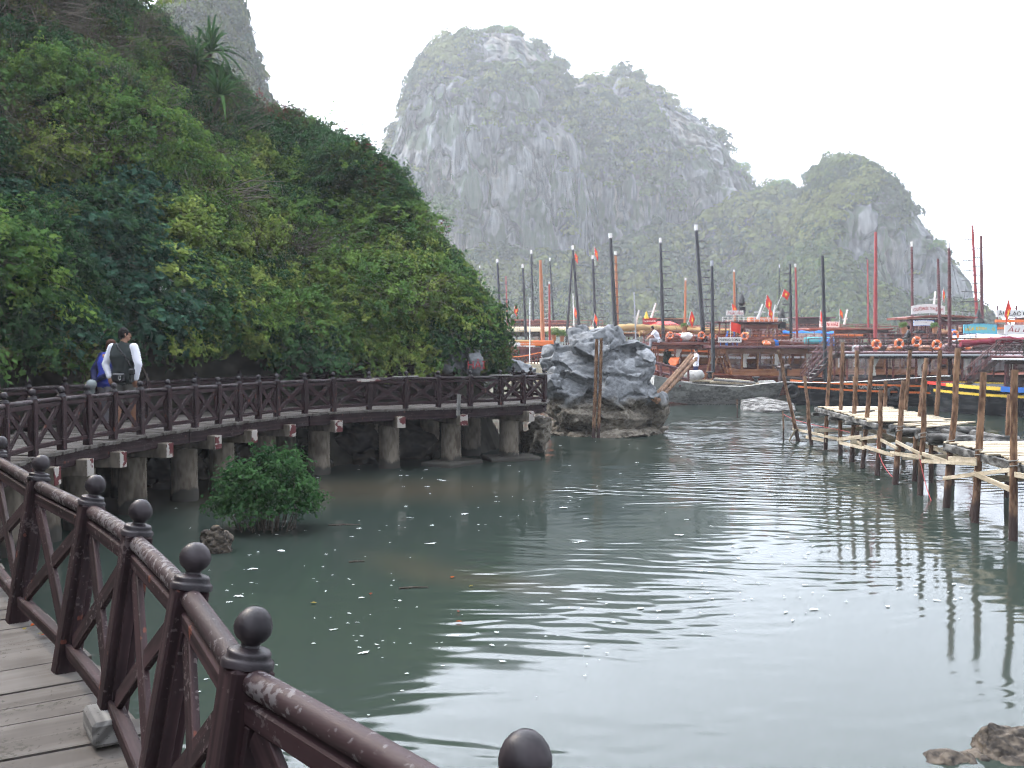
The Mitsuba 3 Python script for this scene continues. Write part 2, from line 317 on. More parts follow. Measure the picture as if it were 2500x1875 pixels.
def clump_cloud(front, k, n, seed, size, cover=0.5, pal=None, leaf=0.55, quads=22):
    """bushes and small trees on the ledges of a far cliff: leaf tufts, one mesh"""
    r = rng(seed)
    R, C = front.shape[:2]
    nrm = np.cross(np.gradient(front, axis=1), np.gradient(front, axis=0)); nrm /= np.linalg.norm(nrm, axis=2, keepdims=True) + 1e-9
    nrm *= np.sign(-nrm[..., 1:2] + 1e-6)
    # the area of each cell weights how often it is picked
    area = np.linalg.norm(np.cross(np.gradient(front, axis=1), np.gradient(front, axis=0)), axis=2)
    mask = nfbm(front / np.array([26, 26, 34.0]), 4, seed + 5)
    mask2 = nfbm(front / 9.0, 2, seed + 6)
    w = np.clip((mask - (0.66 - 0.28 * cover)) * 16 + 3.0 * (np.abs(nrm[..., 2]) - 0.42) + (mask2 - 0.5) * 3, 0, 1)
    w = np.where(k > 0, np.maximum(w, 0.9), w)
    hfrac = front[..., 2] / (front[..., 2].max(0)[None] + 1e-6)
    w = np.maximum(w, np.clip((hfrac - 0.94) * 12, 0, 0.8))
    if seed == 4: w = np.where(hfrac > 0.42, np.maximum(w, 0.35), 0)
    w = w * area; pr = (w / w.sum()).ravel()
    idx = r.choice(R * C, n, p=pr)
    c = front.reshape(-1, 3)[idx]; kk = k.reshape(-1)[idx]
    sz = size * r.uniform(0.45, 1.25, n) * r.choice([0.6, 1.0, 1.35], n) * np.where(kk > 0, 1.35, 1.0)
    pal = np.array(pal if pal is not None else [(0.055, 0.085, 0.025), (0.085, 0.115, 0.03), (0.035, 0.06, 0.025), (0.10, 0.12, 0.04)])
    tint = nfbm(c / 18.0, 2, seed + 9)
    which = np.clip((tint * len(pal) * 1.5 - 0.8 + r.normal(0, 0.6, n)).astype(int), 0, len(pal) - 1)
    return c, sz, which, r

def leaf_mesh(pos, nrm, size, col, r, long=1.6, droop=None):
    """pointed leaves, two triangles each, folded a little along the midrib"""
    n = len(pos)
    nrm = nrm + r.normal(0, 0.35, (n, 3)); nrm /= np.linalg.norm(nrm, axis=1, keepdims=True) + 1e-9
    t = r.normal(size=(n, 3)) if droop is None else droop + r.normal(0, 0.45, (n, 3))
    t -= nrm * (t * nrm).sum(1, keepdims=True); t /= np.linalg.norm(t, axis=1, keepdims=True) + 1e-9
    b = np.cross(nrm, t)
    s = np.asarray(size).reshape(-1, 1)
    a0, a1 = pos - t * s * long / 2, pos + t * s * long / 2
    w0, w1 = pos - b * s * 0.5 + nrm * s * 0.12 - t * s * 0.15, pos + b * s * 0.5 + nrm * s * 0.12 - t * s * 0.15
    v = np.stack([a0, w0, a1, w1], 1).reshape(-1, 3)
    i = np.arange(n)[:, None] * 4
    f = np.concatenate([i + [0, 2, 1], i + [0, 3, 2]], 0)
    return TM(v, f), np.repeat(np.clip(col, 0, 1), 4, 0)

main_sky = [(880, 640), (905, 480), (925, 400), (945, 350), (965, 290), (985, 240), (1000, 190), (1030, 130), (1070, 100), (1120, 86), (1180, 76), (1240, 76), (1280, 86), (1310, 110), (1350, 140), (1375, 162), (1388, 200), (1420, 290), (1460, 420), (1500, 560), (1530, 700)]
f1, k1, m1 = mountain('limestone_mountain', main_sky, 350, 45, 11, 520, 330, talus=[(880, 690), (1080, 680), (1200, 640), (1400, 640), (1530, 700)])
mid_sky = [(1300, 640), (1340, 420), (1380, 230), (1400, 197), (1450, 201), (1495, 208), (1503, 196), (1520, 186), (1532, 176), (1545, 190), (1570, 190), (1600, 205), (1650, 240), (1690, 265), (1720, 287), (1760, 320), (1790, 372), (1810, 410), (1830, 440), (1860, 462), (1890, 466), (1908, 453), (1930, 462), (1945, 480), (1965, 492), (2000, 540), (2060, 600), (2120, 690)]
f2, k2, m2 = mountain('limestone_mountain', mid_sky, 378, 40, 23, 460, 280, talus=[(1300, 640), (1450, 640), (1550, 600), (1700, 560), (1850, 500), (1960, 495), (2120, 600)])
right_sky = [(1850, 760), (1890, 690), (1925, 590), (1955, 510), (1972, 476), (1982, 432), (2005, 405), (2023, 394), (2050, 390), (2086, 384), (2120, 402), (2146, 424), (2188, 458), (2219, 504), (2242, 557), (2280, 596), (2303, 627), (2315, 677), (2334, 711), (2353, 750), (2385, 780), (2420, 800)]
right_sky = [(u + (20 if v < 640 else 0), v + (8 if v < 500 else 0)) for u, v in right_sky]
f3, k3, m3_ = mountain('limestone_mountain', right_sky, 300, 26, 37, 380, 240, talus=[(1850, 800), (1930, 640), (2000, 640), (2050, 720), (2150, 745), (2300, 760), (2420, 800)], amp=0.6)
pin_sky = [(330, 420), (360, 240), (385, 90), (400, 30), (430, -40), (470, -110), (520, -130), (550, -30), (570, 40), (590, 110), (610, 150), (625, 190), (640, 250), (665, 330), (700, 430)]
PINY = 170
pin_sky = [(u - 22, v) for u, v in pin_sky]
f4, k4, m4 = mountain('limestone_mountain', pin_sky, PINY, 18, 51, 260, 260, amp=0.45)
for key, lab in zip(['limestone_mountain', 'limestone_mountain_001', 'limestone_mountain_002', 'limestone_mountain_003'],
                    ['tallest broad grey limestone karst behind the boats', 'lower hazy karst shoulder right of the tallest one', 'small steep karst peak furthest right behind the boats', 'misty overgrown pinnacle rising behind the green hillside']):
    labels[key]['label'] = lab
def stuff(name, label, cat, mesh, col, bsdf):
    key = numbered(name); scene[key] = ply(mesh, bsdf, False, color=col)
    labels[key] = {'label': label, 'category': cat, 'kind': 'stuff'}
GREEN = [(0.034, 0.056, 0.016), (0.055, 0.078, 0.018), (0.024, 0.042, 0.016), (0.085, 0.10, 0.025)]
# crowns of small leaves, copied over the ledges of the far cliffs
def far_crown(seed, col, quads=95):
    r = rng(seed); d = r.normal(size=(quads, 3)); d /= np.linalg.norm(d, axis=1, keepdims=True); d[:, 2] = np.abs(d[:, 2]) * 1.1 - 0.25
    lump = 0.6 + 0.65 * nfbm(d * 1.8 + seed, 2, seed)
    pos = d * lump[:, None] * r.uniform(0.7, 1.0, (quads, 1)) * [1, 1, 0.85]
    return leaf_mesh(pos, d * 2.2 + [0, -0.1, 0.5], 0.24 * r.uniform(0.6, 1.3, quads), np.array(col) * r.uniform(0.7, 1.3, (quads, 1)), r, 1.3)
for i, c_ in enumerate(GREEN):
    for j in range(2):
        m, c = far_crown(60 + 7 * i + j, c_)
        scene[f'far_crown_source_{i}_{j}'] = {'type': 'shapegroup', 'crown': ply(m, 'far_leaf', False, color=c)}
for f, k, n, sd, sz, cv, lab in ((f1, k1, 2600, 1, 2.6, 0.36, 'pale green scrub on the ledges of the tallest karst'), (f2, k2, 3300, 2, 2.9, 0.52, 'dense green scrub on the middle karst shoulder'),
                            (f3, k3, 3200, 3, 2.4, 0.52, 'green scrub and trees on the right karst peak'), (f4, k4, 7500, 4, 1.5, 1.3, 'creepers and scrub on the misty pinnacle')):
    cc, ss, ww, r = clump_cloud(f, k, n, sd, sz, cv, GREEN)
    key = numbered('scrub'); labels[key] = {'label': lab, 'category': 'scrub', 'kind': 'stuff'}
    for i in range(n):
        M = np.eye(4); M[:3, :3] = rotz(r.uniform(0, 6.28)) * ss[i] @ np.diag([1, 1, r.uniform(0.8, 1.3)]); M[:3, 3] = cc[i] + [0, -0.2 * ss[i], 0.1 * ss[i]]
        scene[f'{key}__{i + 1:04d}'] = {'type': 'instance', 'shapegroup': {'type': 'ref', 'id': f'far_crown_source_{ww[i]}_{i % 2}'}, 'to_world': T(M.tolist())}

# ---- the green hillside on the left: foot line behind the boardwalk, ridge line from the skyline
FOOT = np.array([(-6.0, -14.0), (-4.6, -6.0), (-4.2, 0.0), (-5.0, 4.0), (-6.6, 8.0), (-8.4, 11.2), (-9.0, 14.0), (-8.7, 17.2), (-7.7, 20.4), (-6.0, 23.0), (-4.0, 24.6), (-2.4, 25.6), (-1.1, 26.6), (-0.7, 28.2), (-1.2, 31.0), (-3.0, 34.0)], float)
RIDGE_PX = [(0, -420), (200, -130), (315, 0), (362, 36), (383, 54), (427, 87), (456, 145), (524, 170), (571, 217), (600, 248), (644, 262), (687, 256), (741, 276), (796, 310), (859, 360), (927, 410), (960, 466), (1006, 535), (1074, 615), (1130, 694), (1187, 755), (1205, 800), (1225, 850), (1260, 900)]
HILL = []
def build_hill():
    ns, nt = 300, 130
    seg = np.r_[0, np.cumsum(np.linalg.norm(np.diff(FOOT, axis=0), axis=1))]
    s = np.linspace(0, seg[-1], ns)
    fx, fy = np.interp(s, seg, FOOT[:, 0]), np.interp(s, seg, FOOT[:, 1])
    for _ in range(6):
        fx[1:-1] = (fx[:-2] + fx[1:-1] * 2 + fx[2:]) / 4; fy[1:-1] = (fy[:-2] + fy[1:-1] * 2 + fy[2:]) / 4
    tx, ty = np.gradient(fx), np.gradient(fy); L = np.hypot(tx, ty); nx, ny = -ty / L, tx / L
    nx, ny = -np.abs(nx) * 0 + nx, ny
    # depth of the hill behind its foot, thinning toward the headland at the right
    dep = np.interp(s, [0, seg[7], seg[9], seg[11], seg[12], seg[13], seg[15]], [13, 12, 9.5, 7.0, 4.0, 2.2, 1.5])
    t = np.r_[np.linspace(0, 1, 90), 1 + np.linspace(0, 1, 41)[1:]]
    # height of the ridge: the skyline seen from the lens at the ridge's own place
    rx, ry = fx + nx * dep, fy + ny * dep
    u = 1250 + 2500 * rx / np.maximum(ry, 3.0)
    rp = np.array(RIDGE_PX, float)
    v = np.interp(u, rp[:, 0], rp[:, 1])
    zr = np.array([at(a, b, max(c, 3.0))[2] for a, b, c in zip(u, v, ry)])
    zr = np.where(ry < 14, np.interp(ry, [-14, 0, 8, 14], [17, 17, 16.5, 15.5]), zr)
    zr = np.clip(zr, 0.6, 18)
    for _ in range(8): zr[1:-1] = (zr[:-2] + 2 * zr[1:-1] + zr[2:]) / 4
    zr = zr - 0.55
    P_ = np.zeros((len(t), ns, 3))
    for i, a in enumerate(t):
        if a <= 1:
            h = 0.55 * a ** 0.55 + 0.45 * a; o = a
            z = 0.7 + (zr - 0.7) * h
        else:
            o = a; z = zr - (zr - 0.5) * 0.9 * (a - 1) ** 1.5
        P_[i] = np.stack([fx + nx * dep * o, fy + ny * dep * o, z], -1)
    n3 = (nfbm(P_ / np.array([3.2, 3.2, 3.2]), 4, 71) - 0.5)
    n4 = ridge(nfbm(P_ / np.array([1.2, 1.2, 1.6]), 3, 72)) - 0.6
    am = np.clip(np.minimum(t, 2 - t) * 6, 0.15, 1)[:, None]
    lo = np.clip((2.6 - P_[..., 2]) / 2.0, 0, 1)
    P_[..., 0] -= (nx[None] * (n3 * 2.6 * am + n4 * 0.5 * lo))
    P_[..., 1] -= (ny[None] * (n3 * 2.6 * am + n4 * 0.5 * lo))
    P_[..., 2] += n3 * 1.3 * am
    # keep the slope under the measured skyline, with room for the bushes that crown it
    d_ = P_.reshape(-1, 3) - EYE; zz = d_ @ FWD; ok = (P_[..., 1].ravel() > 9)
    uu = 1250 + F0 * d_[:, 0] / np.maximum(zz, 1)
    vmin = np.interp(uu, rp[:, 0], rp[:, 1]) + np.interp(uu, [300, 700, 1100, 1200], [55, 72, 85, 78])
    zmax = EYE[2] + (825 - vmin) / F0 * np.maximum(P_[..., 1].ravel(), 1)
    zz_ = P_[..., 2].ravel(); P_[..., 2] = np.where(ok, np.minimum(zz_, np.maximum(zmax, 0.8)), zz_).reshape(P_.shape[:2])
    base = P_[0].copy(); base[:, 2] = -0.6
    base[:, 0] += 0.5 * nx * -1; base[:, 1] += 0.5 * ny * -1
    mid = (P_[0] + base) / 2 + 0
    P2 = np.concatenate([base[None], mid[None], P_], 0)
    return P2
HILL = build_hill()
hill_mesh = grid(HILL)
struct('hillside', hill_mesh, 'hill_soil', label='steep overgrown hillside beside the boardwalk')
# ------------------------------------------------------------------ the boardwalk with its two railings
DECK = 1.40
OUT = np.array([(3.4, -1.6), (2.6, -0.5), (1.75, 0.3), (0.85, 0.95), (-0.08, 1.6), (-0.76, 2.42), (-1.18, 3.24), (-1.64, 4.1), (-2.15, 4.86), (-2.81, 5.75), (-3.64, 6.95), (-4.45, 8.2),
                (-5.15, 9.5), (-5.75, 10.8), (-6.2, 12.0), (-6.44, 12.95), (-6.5, 13.85), (-6.45, 14.62), (-6.38, 15.35), (-6.29, 16.1), (-6.13, 16.85), (-5.93, 17.6), (-5.69, 18.32), (-5.46, 19.0), (-5.24, 19.6),
                (-5.03, 20.25), (-4.8, 20.85), (-4.38, 21.6), (-3.87, 22.15), (-3.19, 22.8), (-2.42, 23.25), (-1.7, 23.6), (-0.98, 23.95), (-0.27, 24.4), (0.27, 24.85), (0.80, 25.6),
                (0.85, 26.5), (0.5, 27.4), (0.05, 28.2), (-0.35, 29.2), (-0.5, 30.3)])
SEG = np.r_[0, np.cumsum(np.linalg.norm(np.diff(OUT, axis=0), axis=1))]
def path(s):
    return np.array([np.interp(s, SEG, OUT[:, 0]), np.interp(s, SEG, OUT[:, 1])])
def inward(s):
    t = path(np.minimum(s + 0.5, SEG[-1])) - path(np.maximum(s - 0.5, 0)); t /= np.linalg.norm(t)
    return np.array([-t[1], t[0]])
def width(s): return float(np.interp(s, [0, 9, 20, 40], [1.9, 1.9, 2.15, 2.0]))
S5, SL = SEG[5], SEG[-1]
walk = thing('boardwalk', 'weathered grey plank boardwalk on concrete columns curving along the hillside', 'boardwalk')
r_ = rng(5)
s0 = 0.1
while s0 < SL - 0.3:
    w = float(np.interp(s0, [0, 10, 40], [0.19, 0.2, 0.22])) * r_.uniform(0.85, 1.15)
    s1 = s0 + w - float(r_.choice([0.006, 0.01, 0.02], p=[0.5, 0.35, 0.15]))
    ov = r_.uniform(0.1, 0.17)
    c = []
    for s in (s0, s1):
        n = inward(s); p = path(s)
        c += [p - n * ov, p + n * (width(s) + 0.12)]
    z = DECK + r_.normal(0, 0.004)
    tilt = r_.normal(0, 0.003)
    tk = 0.045
    v = np.array([[*c[0], z], [*c[1], z + tilt], [*c[3], z + tilt], [*c[2], z], [*c[0], z - tk], [*c[1], z - tk], [*c[3], z - tk], [*c[2], z - tk]])
    f = [[0, 2, 1], [0, 3, 2], [4, 5, 6], [4, 6, 7], [0, 1, 5], [0, 5, 4], [1, 2, 6], [1, 6, 5], [2, 3, 7], [2, 7, 6], [3, 0, 4], [3, 4, 7]]
    m = TM(v, f); L = np.linalg.norm(c[1] - c[0])
    rr = r_.uniform(0, 40)
    m.metadata['uv'] = np.array([[0, 0], [L, 0], [L, w], [0, w], [0, 0.05], [L, 0.05], [L, w + 0.05], [0, w + 0.05]]) + rr
    m.fix_normals() if False else None
    put(walk, 'plank', m, 'deck_wood')
    s0 += w
def strip(sa, sb, off, z0, z1, w, n):
    pts = []
    for s in np.linspace(sa, sb, n):
        q = path(s) + inward(s) * off; pts.append([q[0], q[1], (z0 + z1) / 2])
    return cat_([bar(pts[i], np.array(pts[i + 1]) + (np.array(pts[i + 1]) - pts[i]) * 0.02, w, z1 - z0, ch=0.006) for i in range(n - 1)])
for k in range(0, 10):                       # stringers in lengths along the water side and the hill side
    a, b = SL * k / 10 + 0.02, SL * (k + 1) / 10 - 0.02
    put(walk, 'edge_beam', strip(a, b, -0.02, 1.14, 1.352, 0.07, 7), 'brown_paint')
    put(walk, 'inner_beam', strip(a, b, width(a), 1.16, 1.352, 0.07, 5), 'brown_paint')
def s_of_u(u, lo):
    ss = np.linspace(lo, SL - 4.3, 4000); q = path(ss); e = np.abs(1250 + 2500 * q[0] / q[1] - u)
    return float(ss[e.argmin()])
BENT = [S5 + 4.4, S5 + 7.0, S5 + 9.4] + [s_of_u(u, SEG[15]) for u in (95, 180, 264, 383, 505, 595, 692, 811, 970, 1123, 1281)] + [SL - 3.2, SL - 1.2]
r_ = rng(8)
for i, s in enumerate(BENT):
    n = inward(s); p = path(s)
    a, b = p - n * 0.22, p + n * (width(s) + 0.1)
    bm = put(walk, 'cross_beam', bar([*a, 1.10], [*b, 1.10], 0.2, 0.25, ch=0.012), 'stained_concrete')
    put(bm, 'beam_end', bar([*(a - n * 0.012), 1.10], [*(a + n * 0.001), 1.10], 0.196, 0.246, ch=0.004), 'beam_end', label='chipped red and white painted beam end')
    for off in (0.52, width(s) - 0.25):
        q = p + n * off
        pr = [(0.25, -0.7), (0.249, 0.0), (0.253, 0.1), (0.246, 0.2), (0.238, 0.26), (0.235, 0.6), (0.236, 0.974)]
        put(walk, 'column', lathe(pr, 28, (*q, 0)), 'stained_concrete', 35)
    if i in (9, 12, 13):
        q = p + n * 0.45
        put(walk, 'footing', box([*q, 0.02], [1.3, 0.9, 0.14], r_.uniform(0, 1), 0.03), 'stained_concrete')
def post_mesh(base, top, h):
    """square post with chamfered edges from base to its head; returns (post, ball parts)"""
    ax = (top - base) / np.linalg.norm(top - base)
    return bar(base - ax * 0.16, base + ax * (h - 0.098), 0.1, 0.1, up=(0, 1, 0) if abs(ax[2]) < 0.9 else (1, 0, 0), ch=0.009)
BALL = [(0.0, 0.045 + 0.003), (0.015, 0.0467), (0.028, 0.039), (0.039, 0.0265), (0.0465, 0.009), (0.048, -0.004), (0.0455, -0.018), (0.038, -0.03), (0.027, -0.039), (0.022, -0.045), (0.024, -0.05), (0.036, -0.053),
        (0.05, -0.057), (0.055, -0.064), (0.053, -0.072), (0.058, -0.078), (0.064, -0.083), (0.064, -0.098), (0.0, -0.0985)][::-1]
def railing(name, label, pts, outs, hs, leans, skip=()):
    r = rng(len(pts) * 7)
    t = thing(name, label, 'railing')
    tops, bases, dirs = [], [], []
    for p, o, h, ln in zip(pts, outs, hs, leans):
        b = np.array([p[0], p[1], DECK]); ax = np.array([o[0] * ln, o[1] * ln, 1.0]) + np.r_[r.normal(0, 0.008, 2), 0]; ax /= np.linalg.norm(ax)
        bases.append(b); tops.append(b + ax * h); dirs.append(ax)
    for i, (b, a, h) in enumerate(zip(bases, dirs, hs)):
        tang = np.r_[pts[min(i + 1, len(pts) - 1)] - pts[max(i - 1, 0)], 0]
        pm = bar(b - a * 0.14, b + a * (h - 0.097), 0.108, 0.108, up=tang, ch=0.009)
        pk = put(t, 'post', pm, 'brown_paint')
        prof = np.array(BALL); near = np.linalg.norm(b[:2]) < 9
        m = lathe(prof, 32 if near else 14)
        m.apply_scale(r.uniform(0.96, 1.05)); m.vertices += 0.004 * (nnoise(m.vertices * 22 + i, 3)[:, None] - 0.5) * m.vertices / 0.05
        M, _ = frame(b + a * (h - 1e-3), b + a * (h + 1e-3), tang); M[:3, :3] = M[:3, :3] @ trimesh.transformations.rotation_matrix(r.normal(0, 0.05), [1, 0.3, 0])[:3, :3]; m.apply_transform(M)
        put(pk, 'ball', m, 'ball_wood', 50)
    for i in range(len(pts) - 1):
        if i in skip: continue
        a0, a1 = dirs[i], dirs[i + 1]; h0, h1 = hs[i], hs[i + 1]
        def q(k, h, sh=0.0):                     # a point on post k at height h, pushed sh toward the other post
            b, a = (bases[i], a0) if k == 0 else (bases[i + 1], a1)
            d = bases[i + 1] - bases[i]; d = d / np.linalg.norm(d)
            return b + a * h + d * (sh if k == 0 else -sh)
        mid = lambda A, B, z: [A, (A * 2 + B) / 3 + [0, 0, z], (A + 2 * B) / 3 + [0, 0, z * 0.7], B]
        near = np.linalg.norm(bases[i][:2]) < 9
        put(t, 'log_rail', tube(mid(q(0, h0 - 0.128, 0.045), q(1, h1 - 0.128, 0.045), r.normal(0, 0.004)), 0.034, 20 if near else 10), 'worn_log', True)
        put(t, 'under_rail', bar(q(0, h0 - 0.196, 0.05), q(1, h1 - 0.196, 0.05), 0.042, 0.06, ch=0.006), 'brown_paint')
        put(t, 'bottom_rail', bar(q(0, 0.115, 0.05), q(1, 0.115, 0.05), 0.055, 0.065, ch=0.006), 'brown_paint')
        lo0, lo1, hi0, hi1 = q(0, 0.15, 0.1), q(1, 0.15, 0.1), q(0, h0 - 0.228, 0.1), q(1, h1 - 0.228, 0.1)
        n = np.cross(bases[i + 1] - bases[i], a0); n /= np.linalg.norm(n)
        put(t, 'brace', bar(lo0, hi1, 0.024, 0.085, up=np.cross(n, hi1 - lo0), ch=0.004), 'brown_paint')
        c = (lo0 + lo1 + hi0 + hi1) / 4; d = (lo1 - hi0); d /= np.linalg.norm(d)
        put(t, 'brace', bar(hi0, c - d * 0.035, 0.024, 0.085, up=np.cross(n, d), ch=0.004), 'brown_paint')
        put(t, 'brace', bar(c + d * 0.035, lo1, 0.024, 0.085, up=np.cross(n, d), ch=0.004), 'brown_paint')
        put(t, 'stile', bar(q(0, 0.15, 0.075), q(0, h0 - 0.226, 0.075), 0.04, 0.025, up=bases[i + 1] - bases[i], ch=0.003), 'brown_paint')
        put(t, 'stile', bar(q(1, 0.15, 0.075), q(1, h1 - 0.226, 0.075), 0.04, 0.025, up=bases[i + 1] - bases[i], ch=0.003), 'brown_paint')
    return t, bases
outs = [-inward(s) for s in SEG]
hs = np.interp(SEG, [0, SEG[8], SEG[17], SEG[26], SEG[-1]], [0.9, 0.9, 0.86, 0.82, 0.76])
leans = np.interp(SEG, [0, SEG[10], SEG[14]], [0.17, 0.17, 0.0])
outer, OB = railing('outer_railing', 'brown wooden railing with ball topped posts along the water side', OUT, outs, hs, leans)
ipts = [path(s) + inward(s) * width(s) for s in SEG]
# every other hill-side post on tight bends, so that bays stay about a metre long
ip, io, ih = [], [], []
for k, s in enumerate(SEG):
    if ip and np.linalg.norm(ipts[k] - ip[-1]) < 0.78: continue
    if not (1.2 < s): continue
    ip.append(ipts[k]); io.append(inward(s)); ih.append(hs[k])
inner, IB = railing('inner_railing', 'brown wooden railing with ball topped posts along the hill side', np.array(ip), io, np.array(ih) + 0.02, np.zeros(len(ip)))
# repairs: pale replacement caps on the far railing, a loose batten and a packing block under a near post
for k in (30, 33, 35):
    b = OB[k]; d = np.r_[OUT[k] - OUT[k - 1], 0]; d /= np.linalg.norm(d)
    put(outer, 'patch_board', bar(b + d * -0.3 + [0, 0, hs[k] - 0.082], b + d * 0.3 + [0, 0, hs[k] - 0.082], 0.12, 0.03, ch=0.004), 'grey_timber', label='pale weathered board patched on the far rail')
b = OB[27]; d = np.r_[OUT[28] - OUT[27], 0]; d /= np.linalg.norm(d)
put(outer, 'patch_board', bar(b + d * 1.3 + [0.1, -0.1, hs[27] - 0.16], b + d * 2.1 + [0.1, -0.1, hs[27] - 0.15], 0.03, 0.06, ch=0.004), 'beam_end', label='reddish board nailed over a split rail')
b = OB[31] + np.array([0.45, 0.1, 0])
put(outer, 'batten', bar(b + [0, -0.06, -0.2], b + [0.03, -0.06, 0.3], 0.09, 0.025, up=(0, 1, 0), ch=0.004), 'grey_timber', label='loose grey batten hanging upright on the far rail')
b = OB[7]; o = np.r_[outs[7], 0]; tg = np.r_[OUT[8] - OUT[6], 0]; tg /= np.linalg.norm(tg)
put(outer, 'packing_block', bar(b - o * 0.02 - tg * 0.19 + [0, 0, 0.058], b - o * 0.02 + tg * 0.06 + [0, 0, 0.058], 0.14, 0.1, ch=0.014), 'grey_timber', label='grey timber block wedged under a leaning post')
# ------------------------------------------------------------------ plants of the hillside
scene['twig'] = P((0.125, 0.105, 0.085), 0.9, 0.15)
scene['bark'] = P(proc(lambda p, n, uv: MIX((0.035, 0.028, 0.022), (0.13, 0.11, 0.09), FB(p.x * 14, p.y * 14, p.z * 5, 3))), 0.9, 0.15)
def tubes(lines, n=3):
    return cat_([tube(p, r, n, False) for p, r in lines])
def shrub(seed, twigs, per, leaf, pal, radius=1.2, flat=0.85, spread=0.3, droop=0.35, long=1.7, bare=0):
    """stems from one root, twigs over a lumpy dome, leaves along each twig: (crown, colours, stems)"""
    r = rng(seed)
    d = r.normal(size=(twigs * 3, 3)); d /= np.linalg.norm(d, axis=1, keepdims=True); d[:, 2] = np.abs(d[:, 2]) * 1.05 - 0.18
    lump = nfbm(d * 1.9 + seed, 3, seed)
    keep = lump + r.normal(0, 0.05, len(d)) > 0.40
    d, lump = d[keep][:twigs], lump[keep][:twigs]; k = len(d)
    rad = radius * (0.45 + 0.95 * lump) * r.uniform(0.62, 1.06, k)
    tip = d * rad[:, None] * [1, 1, flat] + [0, 0, 0.25]
    grow = d * 0.75 + r.normal(0, 0.4, (k, 3)) + [0, 0, 0.25]; grow /= np.linalg.norm(grow, axis=1, keepdims=True)
    t = r.uniform(0, 1, (k, per))
    ln = spread * r.uniform(0.7, 1.4, k)
    pos = tip[:, None] + grow[:, None] * (ln[:, None] * t)[..., None] - np.array([0, 0, 1.0]) * (droop * ln[:, None] * t ** 2)[..., None] + r.normal(0, 0.045, (k, per, 3))
    nrm = np.broadcast_to(np.array([0, 0, 0.75]) + 0.5 * d[:, None], (k, per, 3)) + r.normal(0, 0.3, (k, per, 3))
    pal = np.array(pal); which = np.clip((nfbm(tip * 1.2 + seed, 2, seed + 3) * 1.7 - 0.35) * len(pal) + r.normal(0, 0.5, k), 0, len(pal) - 0.01).astype(int)
    col = np.repeat(pal[which][:, None], per, 1) * r.uniform(0.72, 1.25, (k, per, 1)) * r.uniform(0.85, 1.15, (k, 1, 1))
    out = np.broadcast_to(grow[:, None], (k, per, 3)) * 0.6 + [0, 0, -0.45] + r.normal(0, 0.4, (k, per, 3))
    m, c = leaf_mesh(pos.reshape(-1, 3), nrm.reshape(-1, 3), leaf * r.uniform(0.6, 1.3, k * per), col.reshape(-1, 3), r, long, out.reshape(-1, 3))
    lines = []
    nb = 11
    hubs = [np.array([math.cos(a) * 0.5 * radius * b, math.sin(a) * 0.5 * radius * b, 0.5 * radius * flat * r.uniform(0.5, 1.1)]) for a, b in zip(r.uniform(0, 6.28, nb), r.uniform(0.2, 1, nb))]
    for h in hubs: lines.append(([[0, 0, -0.35], h * [0.35, 0.35, 0.45], h], [0.03, 0.02, 0.011]))
    for i in r.choice(k, min(k, 70), False):
        h = hubs[int(np.argmin([np.linalg.norm(tip[i] - q) for q in hubs]))]
        e = tip[i] + grow[i] * ln[i] * 0.8
        lines.append(([h, (h + e) / 2 + r.normal(0, 0.06, 3), e], [0.010, 0.006, 0.003]))
    for i in range(bare):
        a = r.uniform(0, 6.28); e = np.array([math.cos(a), math.sin(a), r.uniform(0.2, 1.0)]) * radius * r.uniform(0.9, 1.35)
        mid = e * 0.55 + r.normal(0, 0.15, 3)
        lines.append(([[0, 0, 0], mid, e, e + r.normal(0, 0.15, 3) - [0, 0, 0.1]], [0.012, 0.008, 0.005, 0.003]))
    return m, c, tubes(lines)
YEL = [(0.158, 0.223, 0.056), (0.231, 0.288, 0.074), (0.116, 0.182, 0.056)]
MID = [(0.093, 0.174, 0.051), (0.139, 0.22, 0.055), (0.069, 0.135, 0.046)]
DRK = [(0.037, 0.085, 0.037), (0.054, 0.11, 0.048), (0.029, 0.062, 0.032)]
BLU = [(0.04, 0.092, 0.062), (0.058, 0.12, 0.08), (0.031, 0.069, 0.046)]
OLV = [(0.085, 0.097, 0.037), (0.116, 0.124, 0.047), (0.075, 0.07, 0.034)]
RED = [(0.14, 0.035, 0.031), (0.042, 0.07, 0.028), (0.098, 0.056, 0.034)]
KINDS = {}
def species(name, n, **kw):
    for i in range(n):
        m, c, st = shrub(kw['seed'] + i * 13, **{k: v for k, v in kw.items() if k != 'seed'})
        g = f'{name}_source_{i}'
        scene[g] = {'type': 'shapegroup', 'crown': ply(m, 'leaf', False, color=c), 'stems': ply(st, 'twig', False)}
        KINDS.setdefault(name, []).append(g)
species('yellow', 3, seed=100, twigs=330, per=23, leaf=0.058, pal=YEL)
species('mid', 3, seed=200, twigs=330, per=23, leaf=0.055, pal=MID)
species('dark', 3, seed=300, twigs=300, per=22, leaf=0.06, pal=DRK)
species('blue', 2, seed=400, twigs=210, per=15, leaf=0.11, pal=BLU, long=1.15, droop=0.6)
species('dry', 3, seed=500, twigs=190, per=9, leaf=0.042, pal=OLV, bare=170)
species('red', 2, seed=600, twigs=200, per=10, leaf=0.05, pal=RED, bare=25)
species('carpet', 4, seed=700, twigs=150, per=12, leaf=0.06, pal=DRK + MID[:1] + OLV[:1], radius=0.9, flat=0.5)
hp = HILL.reshape(-1, 3)
hn = np.cross(np.gradient(HILL, axis=1), np.gradient(HILL, axis=0)); hn /= np.linalg.norm(hn, axis=2, keepdims=True) + 1e-9
hn = hn.reshape(-1, 3); hn *= np.sign((hn * [0.6, -0.5, 0.6]).sum(1, keepdims=True) + 1e-9)
